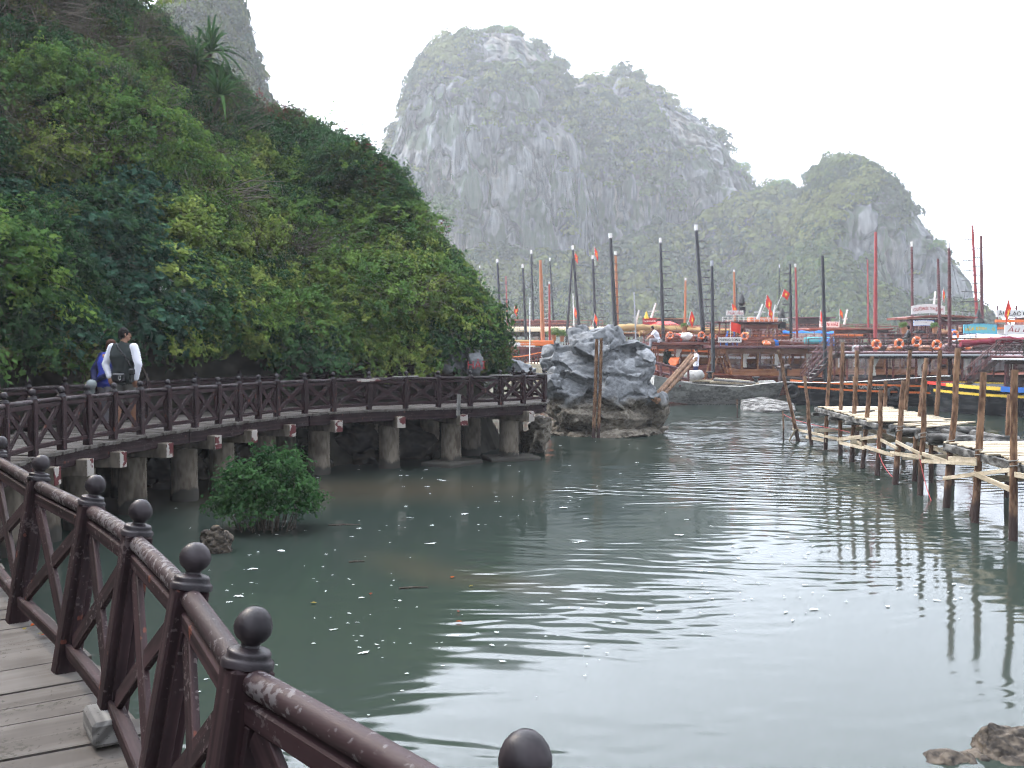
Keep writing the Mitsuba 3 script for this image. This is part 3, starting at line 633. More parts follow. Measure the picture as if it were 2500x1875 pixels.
def project(p):
    d = np.atleast_2d(p) - EYE; z = d @ FWD
    return 1250 + F0 * d[:, 0] / z, 937.5 - F0 * (d @ UPV) / z, z
HU, HV, HZ = project(hp); HZ = np.where(HZ > 2, HZ, 1e9)
front_rows = (np.arange(len(hp)) // HILL.shape[1]) < 96
def hill_at(u, v):
    e = np.hypot(HU - u, HV - v); e[(HZ > 1e8) | ~front_rows] = 1e9
    c = np.argsort(e)[:14]; c = c[e[c] < e[c[0]] + 22]
    i = c[np.argmin(HZ[c])]
    return hp[i], hn[i]
def place(group, p, n, size, r, key, lean=0.45, sink=0.25):
    z = np.array([0, 0, 1.0]) * (1 - lean) + n * lean; z /= np.linalg.norm(z)
    x = np.cross([0, 1.0, 0], z); x /= np.linalg.norm(x); y = np.cross(z, x)
    M = np.eye(4); M[:3, :3] = np.stack([x, y, z], 1) @ rotz(r.uniform(0, 6.28)) @ np.diag([size * r.uniform(0.85, 1.2), size * r.uniform(0.85, 1.2), size * r.uniform(0.8, 1.15)])
    M[:3, 3] = p - z * (sink - 0.25) * size
    scene[key] = {'type': 'instance', 'shapegroup': {'type': 'ref', 'id': group}, 'to_world': T(M.tolist())}
LAB = {'yellow': ('yellow_green_bush', 'yellow green leafy bush', 'bush'), 'mid': ('green_bush', 'fresh green small leaved bush', 'bush'), 'dark': ('dark_green_bush', 'deep green glossy bush', 'bush'),
       'blue': ('broadleaf_creeper', 'bluish green broad leaved creeper', 'creeper'), 'dry': ('dry_brush', 'brownish half bare twiggy brush', 'brush'), 'red': ('red_leaved_shrub', 'sparse shrub with dull red leaves', 'shrub')}
def where(u, v):
    sk = np.interp(u, rp[:, 0], rp[:, 1])
    if v < sk + 95 and u > 180: return 'on the skyline ' + ('left of the misty pinnacle' if u < 400 else 'below the misty pinnacle' if u < 620 else 'in the middle of the slope' if u < 900 else 'of the headland')
    side = 'at the far left of the hillside' if u < 230 else 'above the two walkers' if u < 430 else 'left of the middle of the hillside' if u < 640 else 'right of the middle of the hillside' if u < 860 else 'toward the headland'
    return ('high up ' if v < 330 else 'halfway up ' if v < 600 else 'just behind the railing ' if v > 740 else 'on the lower slope ') + side
def bush(kind, u, v, size, r):
    if u > 1010: v = min(v, 738 - 0.12 * (u - 1010))
    v = max(v, np.interp(u, rp[:, 0], rp[:, 1]) + 30)
    p, n = hill_at(u, v)
    pu, pv, pz = (float(a[0]) for a in project(p))
    size = min(size, r.uniform(0.8, 1.6) * max(0.2, (pv - np.interp(pu, rp[:, 0], rp[:, 1]) + 8) / F0 * pz / 1.65))     # crowns end at the skyline
    name, lab, cat = LAB[kind]; w = where(u, v)
    key = thing(name, f'{lab} {w}', cat, f'{lab} {w}')
    place(KINDS[kind][int(r.integers(len(KINDS[kind])))], p, n, size, r, key)
rp = np.array(RIDGE_PX, float)
r_ = rng(77)
# species over the slope, read off the photograph (pixels of its own frame)
ZONES = [('blue', 60, 360, 430, 800, 17), ('blue', 230, 420, 640, 780, 7), ('dark', -20, 260, 560, 850, 13), ('dry', -20, 330, 20, 420, 16), ('dark', 60, 420, 20, 330, 9), ('mid', 40, 420, 120, 420, 10),
         ('yellow', 20, 330, 330, 520, 9), ('dry', 280, 560, 230, 480, 9), ('mid', 300, 620, 300, 560, 13), ('yellow', 300, 620, 380, 640, 12), ('dark', 430, 620, 200, 380, 6), ('dark', 620, 960, 290, 560, 20),
         ('red', 640, 960, 270, 480, 5), ('mid', 620, 1000, 420, 620, 10), ('yellow', 520, 1000, 560, 760, 24), ('mid', 480, 1100, 600, 830, 18), ('yellow', 760, 1190, 660, 850, 20), ('dark', 420, 980, 640, 860, 10),
         ('yellow', 250, 600, 620, 850, 9), ('dry', 640, 980, 600, 760, 7), ('mid', 850, 1150, 620, 800, 7)]
for kind, u0, u1, v0, v1, n in ZONES:
    for _ in range(n):
        bush(kind, r_.uniform(u0, u1), r_.uniform(v0, v1), r_.uniform(0.62, 1.15) * (1.0 if kind != 'blue' else 0.95), r_)
# along the skyline, so that the ridge breaks up into crowns
rp = np.array(RIDGE_PX, float)
for u in np.r_[np.arange(-20, 500, 26), np.arange(505, 1215, 19)]:
    v = np.interp(u, rp[:, 0], rp[:, 1]) + r_.uniform(8, 34)
    kind = r_.choice(['dry', 'dark', 'mid'] if u < 520 else (['dark', 'mid', 'mid', 'red'] if u < 1000 else ['yellow', 'yellow', 'mid']), p=None)
    bush(kind, u, v + 40, r_.uniform(0.36, 0.6) * (1.15 if u < 520 else 1.0), r_)
for u, v in ((955, 430), (985, 480), (1004, 515), (1095, 640)): bush('red', u, v, 0.5, r_)
under = numbered('undergrowth'); labels[under] = {'label': 'dense leafy undergrowth covering the hillside soil', 'category': 'undergrowth', 'kind': 'stuff'}
vis = np.where(front_rows & (hp[:, 2] > 2.4))[0]
for k in range(520):
    i = int(r_.choice(vis))
    room = (HV[i] - np.interp(HU[i], rp[:, 0], rp[:, 1]) + 12) / F0 * HZ[i] / 1.15 if HZ[i] < 1e8 else 9
    place(KINDS['carpet'][k % 4], hp[i], hn[i], min(r_.uniform(0.7, 1.3), max(0.2, room)), r_, f'{under}__{k + 1:03d}', lean=0.85, sink=0.1)
# beyond the frame the same growth goes on: it shades the boardwalk and stands in the water's reflection
for k in range(110):
    while True:
        i = int(r_.integers(len(hp)))
        if front_rows[i] and hp[i, 2] > 2.6 and (HZ[i] > 1e8 or HU[i] < -20 or HV[i] < -20): break
    kind = r_.choice(['mid', 'dark', 'yellow', 'dry'])
    place(KINDS[kind][int(r_.integers(len(KINDS[kind])))], hp[i], hn[i], r_.uniform(0.9, 1.5), r_, f'{under}__{600 + k:03d}')

# bare sprigs that stand out of the skyline
for u in (350, 378, 410, 622, 668, 700, 756, 820, 845, 905, 940, 982, 1030, 1090, 1140):
    p, n = hill_at(u, np.interp(u, rp[:, 0], rp[:, 1]) + 45)
    k = thing('sprig', 'thin bare sprig with a few leaves sticking out of the hillside skyline', 'sprig', 'sprigs on the hillside skyline')
    L, A = [], []
    for j in range(5):
        e = p + np.array([r_.normal(0.15, 0.35), r_.normal(-0.1, 0.2), r_.uniform(0.6, 1.15)]); mid = (p + e) / 2 + r_.normal(0, 0.07, 3)
        L.append(([p - n * 0.2, mid, e], [0.012, 0.008, 0.004])); A += [e + r_.normal(0, 0.06, 3) for _ in range(9)] + [mid * 0.4 + e * 0.6 + r_.normal(0, 0.08, 3) for _ in range(7)]
    A = np.array(A); c0 = np.array([MID[0], DRK[0], RED[0]][int(r_.integers(3))])
    m, c = leaf_mesh(A, np.tile([0, -0.4, 0.7], (len(A), 1)), 0.06 * r_.uniform(0.6, 1.3, len(A)), np.tile(c0, (len(A), 1)), r_, 1.7)
    put(k, 'leaves', m, 'leaf', False, color=c); put(k, 'stems', tubes(L, 4), 'twig')

# strap-leaved rosettes high on the slope
def pandan(u, v, size, n, seed):
    r = rng(seed); p, nn = hill_at(u, v); c = p + nn * (0.9 if seed == 0 else 1.25) + [0.1, -0.4, 0.15]
    k = thing('screw_pine', {0: 'topmost strap leaved rosette plant on the green slope', 1: 'middle drooping strap leaved rosette plant on the green slope', 2: 'lowest strap leaved rosette plant on the green slope'}[seed % 3], 'plant', 'strap leaved rosettes on the slope')
    put(k, 'stem', tube([p - nn * 0.3, p + nn * 0.4, c - [0, 0, 0.05]], [0.07, 0.06, 0.05], 7), 'bark', True)
    for i in range(n):
        a = i * 2.399 + r.uniform(-0.2, 0.2); el = r.uniform(0.05, 1.45); L = size * r.uniform(0.75, 1.15)
        d = np.array([math.cos(a) * math.cos(el), math.sin(a) * math.cos(el), math.sin(el)])
        t = np.linspace(0, 1, 7); drop = (0.75 - 0.35 * el) * L
        q = c + d * (L * t)[:, None] - np.array([0, 0, 1.0]) * (drop * t ** 2.3)[:, None]
        b = np.cross(d, [0, 0, 1.0]); b /= np.linalg.norm(b) + 1e-9
        w = 0.046 * np.sin(np.clip(t * 0.9 + 0.12, 0, 1) * math.pi) ** 0.6 + 0.002
        up = np.cross(b, d)
        v_ = np.concatenate([q - b * w[:, None] + up * w[:, None] * 0.45, q, q + b * w[:, None] + up * w[:, None] * 0.45])
        f = []
        for j in range(6):
            for o in (0, 7): f += [[o + j, o + j + 1, o + j + 8], [o + j, o + j + 8, o + j + 7]]
        g = np.array([(0.045, 0.095, 0.036), (0.065, 0.125, 0.045), (0.034, 0.072, 0.032)][int(r.integers(3))]) * r.uniform(0.8, 1.2)
        put(k, 'leaf', TM(v_, f), 'leaf', False, color=np.tile(g, (21, 1)))
pandan(478, 190, 1.3, 44, 0); pandan(465, 268, 1.3, 40, 1); pandan(492, 332, 1.25, 40, 2) 

# white flower heads on the creeper
for i, (u, v) in enumerate(((281, 488), (307, 533), (331, 537), (327, 547), (306, 558), (417, 686), (432, 684), (398, 706), (446, 709))):
    r = rng(900 + i); p, nn = hill_at(u, v)
    c = at(u, v, p[1] - 1.35)
    k = thing('flower_head', 'round white flower head on the creeper at the left of the slope', 'flower', 'white flower heads on the creeper')
    d = r.normal(size=(70, 3)); d /= np.linalg.norm(d, axis=1, keepdims=True)
    s = 0.07 if i not in (5, 6, 8, 0) else 0.05
    m, c_ = leaf_mesh(c + d * s * r.uniform(0.7, 1, (70, 1)), d, np.full(70, 0.028), np.full((70, 3), 0.6) * r.uniform(0.8, 1.1, (70, 1)), r, 1.1)
    put(k, 'petals', m, 'leaf', False, color=c_)
    put(k, 'stalk', tube([c - nn * 0.0, c * 0.6 + p * 0.4 - [0, 0, 0.08], p], [0.006, 0.008, 0.01], 4), 'bark', True)
# hanging vines at the foot of the slope
for i, pts in enumerate((((150, 835), (185, 868), (215, 870), (235, 845), (262, 800)), ((96, 575), (180, 600), (262, 625), (330, 650)), ((338, 880), (352, 905), (362, 930)))):
    p0, _ = hill_at(*pts[len(pts) // 2]); Y = p0[1] - 0.9
    q = np.array([at(u, v, Y) for u, v in pts])
    from scipy.interpolate import CubicSpline
    tt = np.linspace(0, 1, len(q)); q = CubicSpline(tt, q)(np.linspace(0, 1, 22))
    k = thing('vine', ['looping bare vine hanging behind the two walkers', 'thin pale vine stretched across the broad leaved creeper', 'short bare vine hanging right of the walkers'][i], 'vine')
    scene[k] = ply(tube(q, 0.017 if i != 1 else 0.01, 6), 'bark', True)

# ------------------------------------------------------------------ rocks
def lumps(items, edge, seed, amp=0.12, freq=2.2, pits=0.03, cracks=0.06):
    """limestone: united lumps, refined and weathered with ridged noise"""
    u = None
    for c, rad, rz in items:
        r = rng(int(abs(c[0] * 977 + c[2] * 131 + seed)) % 99991)
        s = r.normal(size=(15 if rad[0] > 0.3 else 26, 3)); s /= np.linalg.norm(s, axis=1, keepdims=True); s *= 1.08
        s = s * (1 + 0.22 * (nfbm(s * 1.3 + seed + c[0], 2, seed)[:, None] - 0.5) * 2)
        s = (s * np.array(rad)) @ rotz(rz).T + np.array(c)
        h = m3.Manifold.hull_points(s.astype(np.float32))
        u = h if u is None else u + h
    u = u.refine_to_length(edge)
    g = u.to_mesh(); m = TM(np.array(g.vert_properties[:, :3]), np.array(g.tri_verts)); m.merge_vertices()
    v = m.vertices; n = np.array(m.vertex_normals)
    p = v * freq
    d = (nfbm(p, 4, seed) - 0.5) * 2 * amp
    cr = ridge(nfbm(v * np.array([0.8, 0.8, 1.5]) * freq * 0.8 + 5, 3, seed + 1)); d -= np.clip(cr - 0.86, 0, 1) / 0.14 * cracks
    pt = nnoise(v * freq * 3.2, seed + 2); d -= np.clip(0.34 - pt, 0, 1) * pits * 5
    v = v + n * d[:, None] + np.stack([nnoise(p, 7), nnoise(p, 8), nnoise(p, 9)], 1) * amp - amp / 2
    return TM(v, m.faces)
def W(u, v, Y, ru, rd, rv, rz=0.0):
    """a lump seen at pixel (u, v), at distance Y, ru and rv pixels in half-width and half-height, rd metres deep"""
    c = at(u, v, Y); s = np.linalg.norm(c - EYE) / F0
    return (c, (ru * s, rd, rv * s), rz)
k = thing('sea_rock', 'big grey weathered limestone rock standing in the water beside the boardwalk end', 'rock')
scene[k] = ply(lumps([W(1465, 1000, 32.6, 132, 1.5, 75), W(1390, 960, 32.8, 66, 1.3, 75), W(1450, 900, 32.8, 110, 1.3, 75), W(1540, 905, 32.8, 56, 1.2, 75), W(1550, 960, 32.5, 52, 1.1, 48),
                   W(1352, 880, 33.2, 34, 0.9, 50), W(1420, 835, 33.0, 40, 0.9, 42), W(1495, 833, 33.0, 42, 0.9, 40), W(1550, 858, 33.0, 40, 1.0, 30), W(1450, 850, 32.3, 50, 0.8, 30), W(1455, 825, 33.2, 60, 0.8, 26), W(1385, 1000, 32.4, 60, 1.3, 40), W(1500, 950, 32.2, 80, 1.2, 60),
                   W(1470, 1054, 32.4, 150, 1.7, 20), W(1360, 1052, 32.6, 58, 1.3, 26), W(1603, 1010, 32.4, 26, 0.5, 55, 0.3), W(1619, 985, 32.4, 15, 0.3, 24), W(1571, 880, 32.6, 30, 0.8, 35), W(1355, 940, 32.4, 30, 0.8, 50)],
                  0.055, 21, 0.075, 1.6, 0.04, 0.13), 'karst_rock', 60)
k = thing('boulder', 'low pale limestone boulder behind the railing at the boardwalk end', 'boulder')
scene[k] = ply(lumps([W(1235, 895, 31.0, 66, 0.8, 22), W(1200, 900, 31.2, 40, 0.7, 18), W(1275, 905, 31.0, 36, 0.7, 20)], 0.07, 5, 0.1, 2.2), 'karst_rock', 60)
for i, (items, lab) in enumerate((([W(1085, 885, 26.5, 44, 0.7, 40), W(1060, 900, 26.6, 40, 0.6, 30), W(1100, 858, 26.8, 24, 0.5, 26)], 'grey limestone outcrop under the bushes right of the vines'),
                              ([W(1130, 888, 26.7, 26, 0.5, 50), W(1150, 862, 27.3, 26, 0.6, 40)], 'narrow dark limestone outcrop between two paler ones'),
                              ([W(1158, 890, 26.3, 30, 0.45, 42), W(1148, 858, 26.4, 14, 0.3, 30)], 'pale limestone slab with red painted letters'),
                              ([W(1183, 850, 27.6, 22, 0.6, 70), W(1170, 830, 28, 20, 0.6, 50)], 'dark limestone pillar under the last bush of the headland'),
                              ([W(830, 910, 25.6, 34, 0.4, 24), W(812, 900, 25.8, 14, 0.3, 26)], 'small slanting limestone slab behind the middle of the railing'))):
    k = thing('outcrop', lab, 'rock'); scene[k] = ply(lumps(items, 0.06, 31 + i, 0.07, 2.6, 0.02, 0.06), 'karst_rock', 60)
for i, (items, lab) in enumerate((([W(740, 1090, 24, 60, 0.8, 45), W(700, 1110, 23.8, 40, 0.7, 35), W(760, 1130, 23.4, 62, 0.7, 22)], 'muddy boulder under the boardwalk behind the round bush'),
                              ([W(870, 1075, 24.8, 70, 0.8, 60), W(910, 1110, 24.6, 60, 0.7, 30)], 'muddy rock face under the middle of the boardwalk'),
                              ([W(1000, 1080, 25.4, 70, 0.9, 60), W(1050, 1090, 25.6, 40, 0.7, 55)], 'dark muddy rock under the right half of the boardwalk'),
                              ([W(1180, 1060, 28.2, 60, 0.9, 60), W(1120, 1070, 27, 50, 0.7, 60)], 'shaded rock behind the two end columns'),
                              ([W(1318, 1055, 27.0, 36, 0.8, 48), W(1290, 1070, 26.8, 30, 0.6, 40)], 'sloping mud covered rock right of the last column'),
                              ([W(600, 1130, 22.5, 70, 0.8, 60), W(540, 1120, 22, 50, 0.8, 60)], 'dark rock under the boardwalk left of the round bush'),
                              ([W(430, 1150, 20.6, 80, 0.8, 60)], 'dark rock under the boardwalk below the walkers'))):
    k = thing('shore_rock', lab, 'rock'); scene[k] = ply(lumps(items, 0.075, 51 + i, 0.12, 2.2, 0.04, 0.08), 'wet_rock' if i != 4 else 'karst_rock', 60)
k = thing('shore_rock', 'small orange topped rock with oyster shells beside the near railing', 'rock')
scene[k] = ply(lumps([W(535, 1340, 14.3, 38, 0.2, 55, 0.2), W(512, 1318, 14.4, 22, 0.15, 20), W(552, 1312, 14.3, 14, 0.12, 18), W(520, 1380, 14.3, 48, 0.25, 30)], 0.025, 71, 0.045, 6.0, 0.02, 0.03), 'ochre_rock', 60)
for i, (items, lab) in enumerate((([W(2485, 1850, 7.3, 105, 0.3, 75), W(2540, 1860, 7.3, 100, 0.3, 85), W(2440, 1890, 7.2, 80, 0.25, 50)], 'brown knobbly rock in the bottom right corner of the water'),
                                  ([W(2385, 1890, 7.2, 44, 0.2, 46), W(2355, 1893, 7.2, 34, 0.18, 40)], 'small brown rock between the two corner rocks'),
                                  ([W(2300, 1892, 7.2, 64, 0.22, 58), W(2255, 1900, 7.2, 50, 0.2, 40)], 'low brown rock leftmost of the corner rocks'))):
    k = thing('corner_rock', lab, 'rock'); scene[k] = ply(lumps(items, 0.018, 81 + i, 0.03, 8.0, 0.012, 0.02), 'ochre_rock', 60)
# red letters on the slab
t3 = meshkit.text_mesh('HẢI', 0.19, 0.004, False)
c = at(1140, 900, 25.80)
M = np.eye(4); M[:3, 0], M[:3, 1], M[:3, 2] = [0.985, 0.17, 0], [0, 0, 1], [0.17, -0.985, 0]; M[:3, 3] = c
t3.apply_transform(M)
put('outcrop_002', 'lettering', t3, 'red_paint', label='red painted letters on the rock')
# the round mangrove bush in the water
m, c, st = shrub(41, 620, 17, 0.045, [(0.036, 0.090, 0.032), (0.055, 0.12, 0.042), (0.024, 0.06, 0.024)], 0.70, 1.0, 0.2, 0.15)
k = thing('mangrove_bush', 'round green mangrove bush growing out of the water by the boardwalk', 'bush')
b = onz(650, 1292, 0.0)
sh = np.array([1.04, 0.9, 1.2])
m.vertices[:] = m.vertices * sh + b + [0, 0, 0.16]; m.vertices[:, 2] = np.where(m.vertices[:, 2] < 0.03, 0.03 + 0.3 * rng(2).random(len(m.vertices)), m.vertices[:, 2]); put(k, 'crown', m, 'leaf', False, color=c)
r = rng(4); L = []
for i in range(46):
    a = r.uniform(0, 6.28); q = r.uniform(0.05, 0.42); e = b + [math.cos(a) * q * 1.7, math.sin(a) * q * 1.4, r.uniform(0.4, 0.9)]
    s = b + [math.cos(a) * q * 1.1, math.sin(a) * q * 0.9, -0.1]
    L.append(([s, (s + e) / 2 + r.normal(0, 0.03, 3), e], [0.011, 0.008, 0.005]))
put(k, 'stems', tubes(L, 5), 'bark', True)
# ------------------------------------------------------------------ the half-built pole jetty on the right
def lin(pts):
    pts = np.array(sorted(pts)); return lambda u: float(np.interp(u, pts[:, 0], pts[:, 1]))
rowd = lin([(1900, 31.5), (1950, 29.8), (1981, 28.6), (2014, 27.5), (2051, 26.1), (2079, 24.8), (2104, 23.6), (2145, 22.3), (2185, 20.9), (2248, 19.5), (2309, 18.1), (2382, 16.6), (2473, 15.15), (2560, 14.2)])
jetty = thing('jetty', 'half built pole jetty with pale new planks standing in the water at the right', 'jetty')
r_ = rng(15)
POLES = [(1900, 855, 1950, 1077), (1965, 918, 1981, 1087), (2028, 846, 2014, 1098), (2057, 836, 2051, 1112), (2092, 856, 2079, 1127), (2129, 870, 2104, 1143), (2150, 952, 2145, 1161), (2207, 929, 2185, 1183),
         (2258, 928, 2248, 1209), (2339, 850, 2309, 1239), (2401, 909, 2382, 1276), (2477, 903, 2473, 1320)]
def pole(u0, v0, u1, v1, rad, d=None, lean=0.15):
    b = onz(u1, v1, 0.0) if d is None else at(u1, v1, d)
    t = at(u0, v0, b[1] + lean)
    ax = t - b; q = [b - ax / np.linalg.norm(ax) * 0.8] + [b + ax * k + r_.normal(0, 0.012, 3) for k in (0.02, 0.3, 0.6, 0.85)] + [t]
    rr = rad * np.array([1.1, 1.08, 1.0, 0.96, 0.92, 0.88]) * r_.uniform(0.93, 1.07, 6)
    return put(jetty, 'pole', tube(q, rr, 9), 'pole_bark', True), b, t
for i, (u0, v0, u1, v1) in enumerate(POLES):
    k, b, t = pole(u0, v0, u1, v1, 0.052 + 0.004 * (i in (7, 9, 10, 11)))
    if i >= 7:                                                   # rope lashings round the nearer poles
        m = (1.12 - b[2]) / (t[2] - b[2]); c = b + (t - b) * m
        put(k, 'lashing', tube([c + [0.066 * math.cos(a), 0.066 * math.sin(a), 0.012 * a - 0.06] for a in np.linspace(0, 12, 40)], 0.009, 5), 'rope_grey', True)
for u0, v0, u1, v1, d in ((2222, 856, 2210, 1000, 27.0), (2295, 855, 2286, 1018, 24.4), (2162, 929, 2160, 1000, 28.0), (2086, 918, 2092, 995, 28.6), (2262, 874, 2246, 1020, 23.8), (2464, 962, 2455, 1214, None), (2233, 1060, 2233, 1175, None), (2273, 1060, 2273, 1178, None), (2328, 1110, 2325, 1185, None), (2382, 1180, 2370, 1262, None)):
    if d is not None:
        b = at(u1, v1, d); t = at(u0, v0, d); q = [[b[0] - (t[0] - b[0]) * 0.6, d, -0.6], b, (b + t) / 2 + r_.normal(0, 0.02, 3), t]
        put(jetty, 'pole', tube(q, [0.06, 0.057, 0.053, 0.048], 9), 'pole_bark', True)
    else: pole(u0, v0, u1, v1, 0.045 if u1 != 2370 else 0.025)
# decks: pale new planks laid across, some ends uneven
def deck(y0, y1, x0f, x1f, z, seed, wid=0.155):
    r = rng(seed); y = y0
    while y < y1:
        w = wid * r.uniform(0.8, 1.15); a = x0f(y) + r.normal(0, 0.05); b = x1f(y) + r.normal(0, 0.10)
        sk = r.normal(0, 0.03)
        put(jetty, 'plank', bar([a, y + w / 2 - sk, z + r.normal(0, 0.006)], [b, y + w / 2 + sk, z + r.normal(0, 0.008)], w - 0.012, 0.028, ch=0.003), 'new_plank')
        y += w
deck(22.6, 27.6, lin([(22.6, 8.02), (27.6, 8.30)]), lin([(22.6, 9.75), (25, 10.0), (27.6, 9.9)]), 1.15, 3)
deck(14.2, 18.1, lin([(14.2, 7.55), (18.1, 7.72)]), lin([(14.2, 9.5), (18.1, 9.3)]), 1.15, 4)
for i in range(3):
    put(jetty, 'plank', bar([8.0 + 0.1 * i, 21.3 - 0.35 * i, 1.2], [9.9 - 0.3 * i, 21.9 - 0.3 * i, 1.2], 0.13, 0.028, ch=0.003), 'new_plank')
put(jetty, 'plank', bar([8.3, 25.0, 1.19], [9.0, 25.5, 1.20], 0.14, 0.028, ch=0.003), 'grey_timber', label='loose grey board lying on the planks')
for a, b, w, h in (([8.2, 27.6, 1.07], [7.98, 22.3, 1.07], 0.07, 0.11), ([9.5, 27.6, 1.07], [9.5, 22.3, 1.07], 0.07, 0.11), ([7.72, 18.2, 1.06], [7.52, 14.0, 1.06], 0.07, 0.13), ([9.0, 18.2, 1.06], [9.0, 14.0, 1.06], 0.07, 0.12)):
    put(jetty, 'ledger', bar(a, b, w, h, ch=0.008), 'old_timber')
for y in (26.9, 25.5, 24.2, 23.0, 17.4, 15.8):
    put(jetty, 'joist', bar([7.9, y, 0.99], [9.6, y + 0.1, 0.99], 0.09, 0.09, ch=0.008), 'old_timber')
# dark old timbers bridging the gap between the two decks
for i in range(13):
    y = 18.4 + 0.31 * i + r_.normal(0, 0.05); z = 1.0 + r_.uniform(-0.05, 0.1)
    a = np.array([7.95 + r_.uniform(-0.1, 0.5), y, z]); b = a + [r_.uniform(0.8, 1.7), r_.uniform(-0.5, 0.5), r_.normal(0, 0.04)]
    put(jetty, 'old_log', tube([a, (a + b) / 2 + [0, 0, 0.02], b], [0.085, 0.08, 0.07], 8), 'old_timber', True)
for a, b in (([8.6, 18.3, 1.08], [8.9, 22.4, 1.08]), ([9.3, 18.2, 1.06], [9.4, 22.5, 1.06])):
    put(jetty, 'old_log', tube([a, b], [0.09, 0.08], 8), 'old_timber', True)
# pale bracing boards nailed from pole to pole
for u0, v0, u1, v1 in ((1936, 1047, 2013, 1064), (1968, 1067, 2016, 1076), (2006, 1063, 2046, 1072), (2044, 1073, 2103, 1066), (2047, 1080, 2110, 1094), (2074, 1066, 2104, 1086), (2101, 1072, 2142, 1065), (2110, 1090, 2180, 1112),
                       (2150, 1074, 2190, 1094), (2187, 1078, 2246, 1108), (2174, 1106, 2250, 1116), (2252, 1108, 2313, 1128), (2250, 1126, 2384, 1132), (2316, 1119, 2384, 1123), (2303, 1168, 2468, 1147), (2378, 1156, 2474, 1198), (2462, 1156, 2545, 1170)):
    a, b = at(u0, v0, rowd(u0) - 0.075), at(u1, v1, rowd(u1) - 0.075)
    put(jetty, 'brace_board', bar(a, b, 0.024, 0.08 * r_.uniform(0.8, 1.15), ch=0.003), 'new_plank')
put(jetty, 'brace_board', bar(at(1942, 1048, 29.6), at(1927, 1076, 29.8), 0.05, 0.02), 'new_plank')
for y0, y1 in ((27.3, 24.6), (24.4, 21.5), (21.2, 18.3), (18.0, 15.5)):
    put(jetty, 'brace_board', bar([9.3, y0, 0.62], [9.2, y1, 0.58], 0.024, 0.1, ch=0.003), 'new_plank')
    put(jetty, 'brace_board', bar([8.0, y0 - 0.3, 0.55], [9.3, y0 - 0.9, 0.66], 0.024, 0.1, ch=0.003), 'new_plank')
for pts in (((1911, 1010), (1965, 1032), (2030, 1046), (2075, 1056)), ((2141, 1075), (2150, 1120), (2168, 1152), (2184, 1168)), ((2244, 1108), (2252, 1150), (2264, 1196), (2276, 1226))):
    q = np.array([at(u, v, rowd(u) - 0.1) for u, v in pts])
    put(jetty, 'red_rope', tube(CubicSpline(np.linspace(0, 1, len(q)), q)(np.linspace(0, 1, 20)), 0.007, 5), 'red_rope', True)
for i, (u0, v0, u1, v1) in enumerate(((1911, 1003, 1913, 1058), (1799, 975, 1800, 1000))):
    b = onz(u1, v1 + 20, 0.0); t = at(u0, v0, b[1])
    k = thing('stake', ['thin dark stake with a rope end in the water left of the jetty', 'short bamboo stake under the moored barge', 'thin stake marking the water beside the sunken slab'][i], 'stake')
    scene[k] = ply(tube([b - [0, 0, 0.5], (b + t) / 2 + [0.01, 0, 0], t], [0.025, 0.022, 0.02], 7), 'pole_bark', True)
# the two bundles of poles by the sea rock
k = thing('pole_pair', 'two upright brown poles standing in front of the big sea rock', 'poles')
for u0, u1, v0, v1, rd in ((1457, 1449, 828, 1059, 0.056), (1468, 1461, 826, 1060, 0.053)):
    b = at(u1, v1, 30.6); t = at(u0, v0, 31.0)
    put(k, 'pole', tube([b - [0, 0, 0.6], b, (b + t) / 2 + [0.01, 0, 0], t], [rd, rd, rd * 0.95, rd * 0.9], 10), 'pole_bark', True)
k = thing('pole_pair', 'slanting bundle of poles leaning from the sea rock toward the barge', 'poles')
for du, dv, rd in ((0, 0, 0.07), (8, 6, 0.065), (-5, -3, 0.05)):
    a, b = at(1596 + du, 976 + dv, 31.8), at(1692 + du, 868 + dv, 37.5)
    put(k, 'pole', tube([a, (a + b) / 2 + [0, 0, -0.03], b], [rd, rd * 0.95, rd * 0.85], 9), 'pole_bark', True)
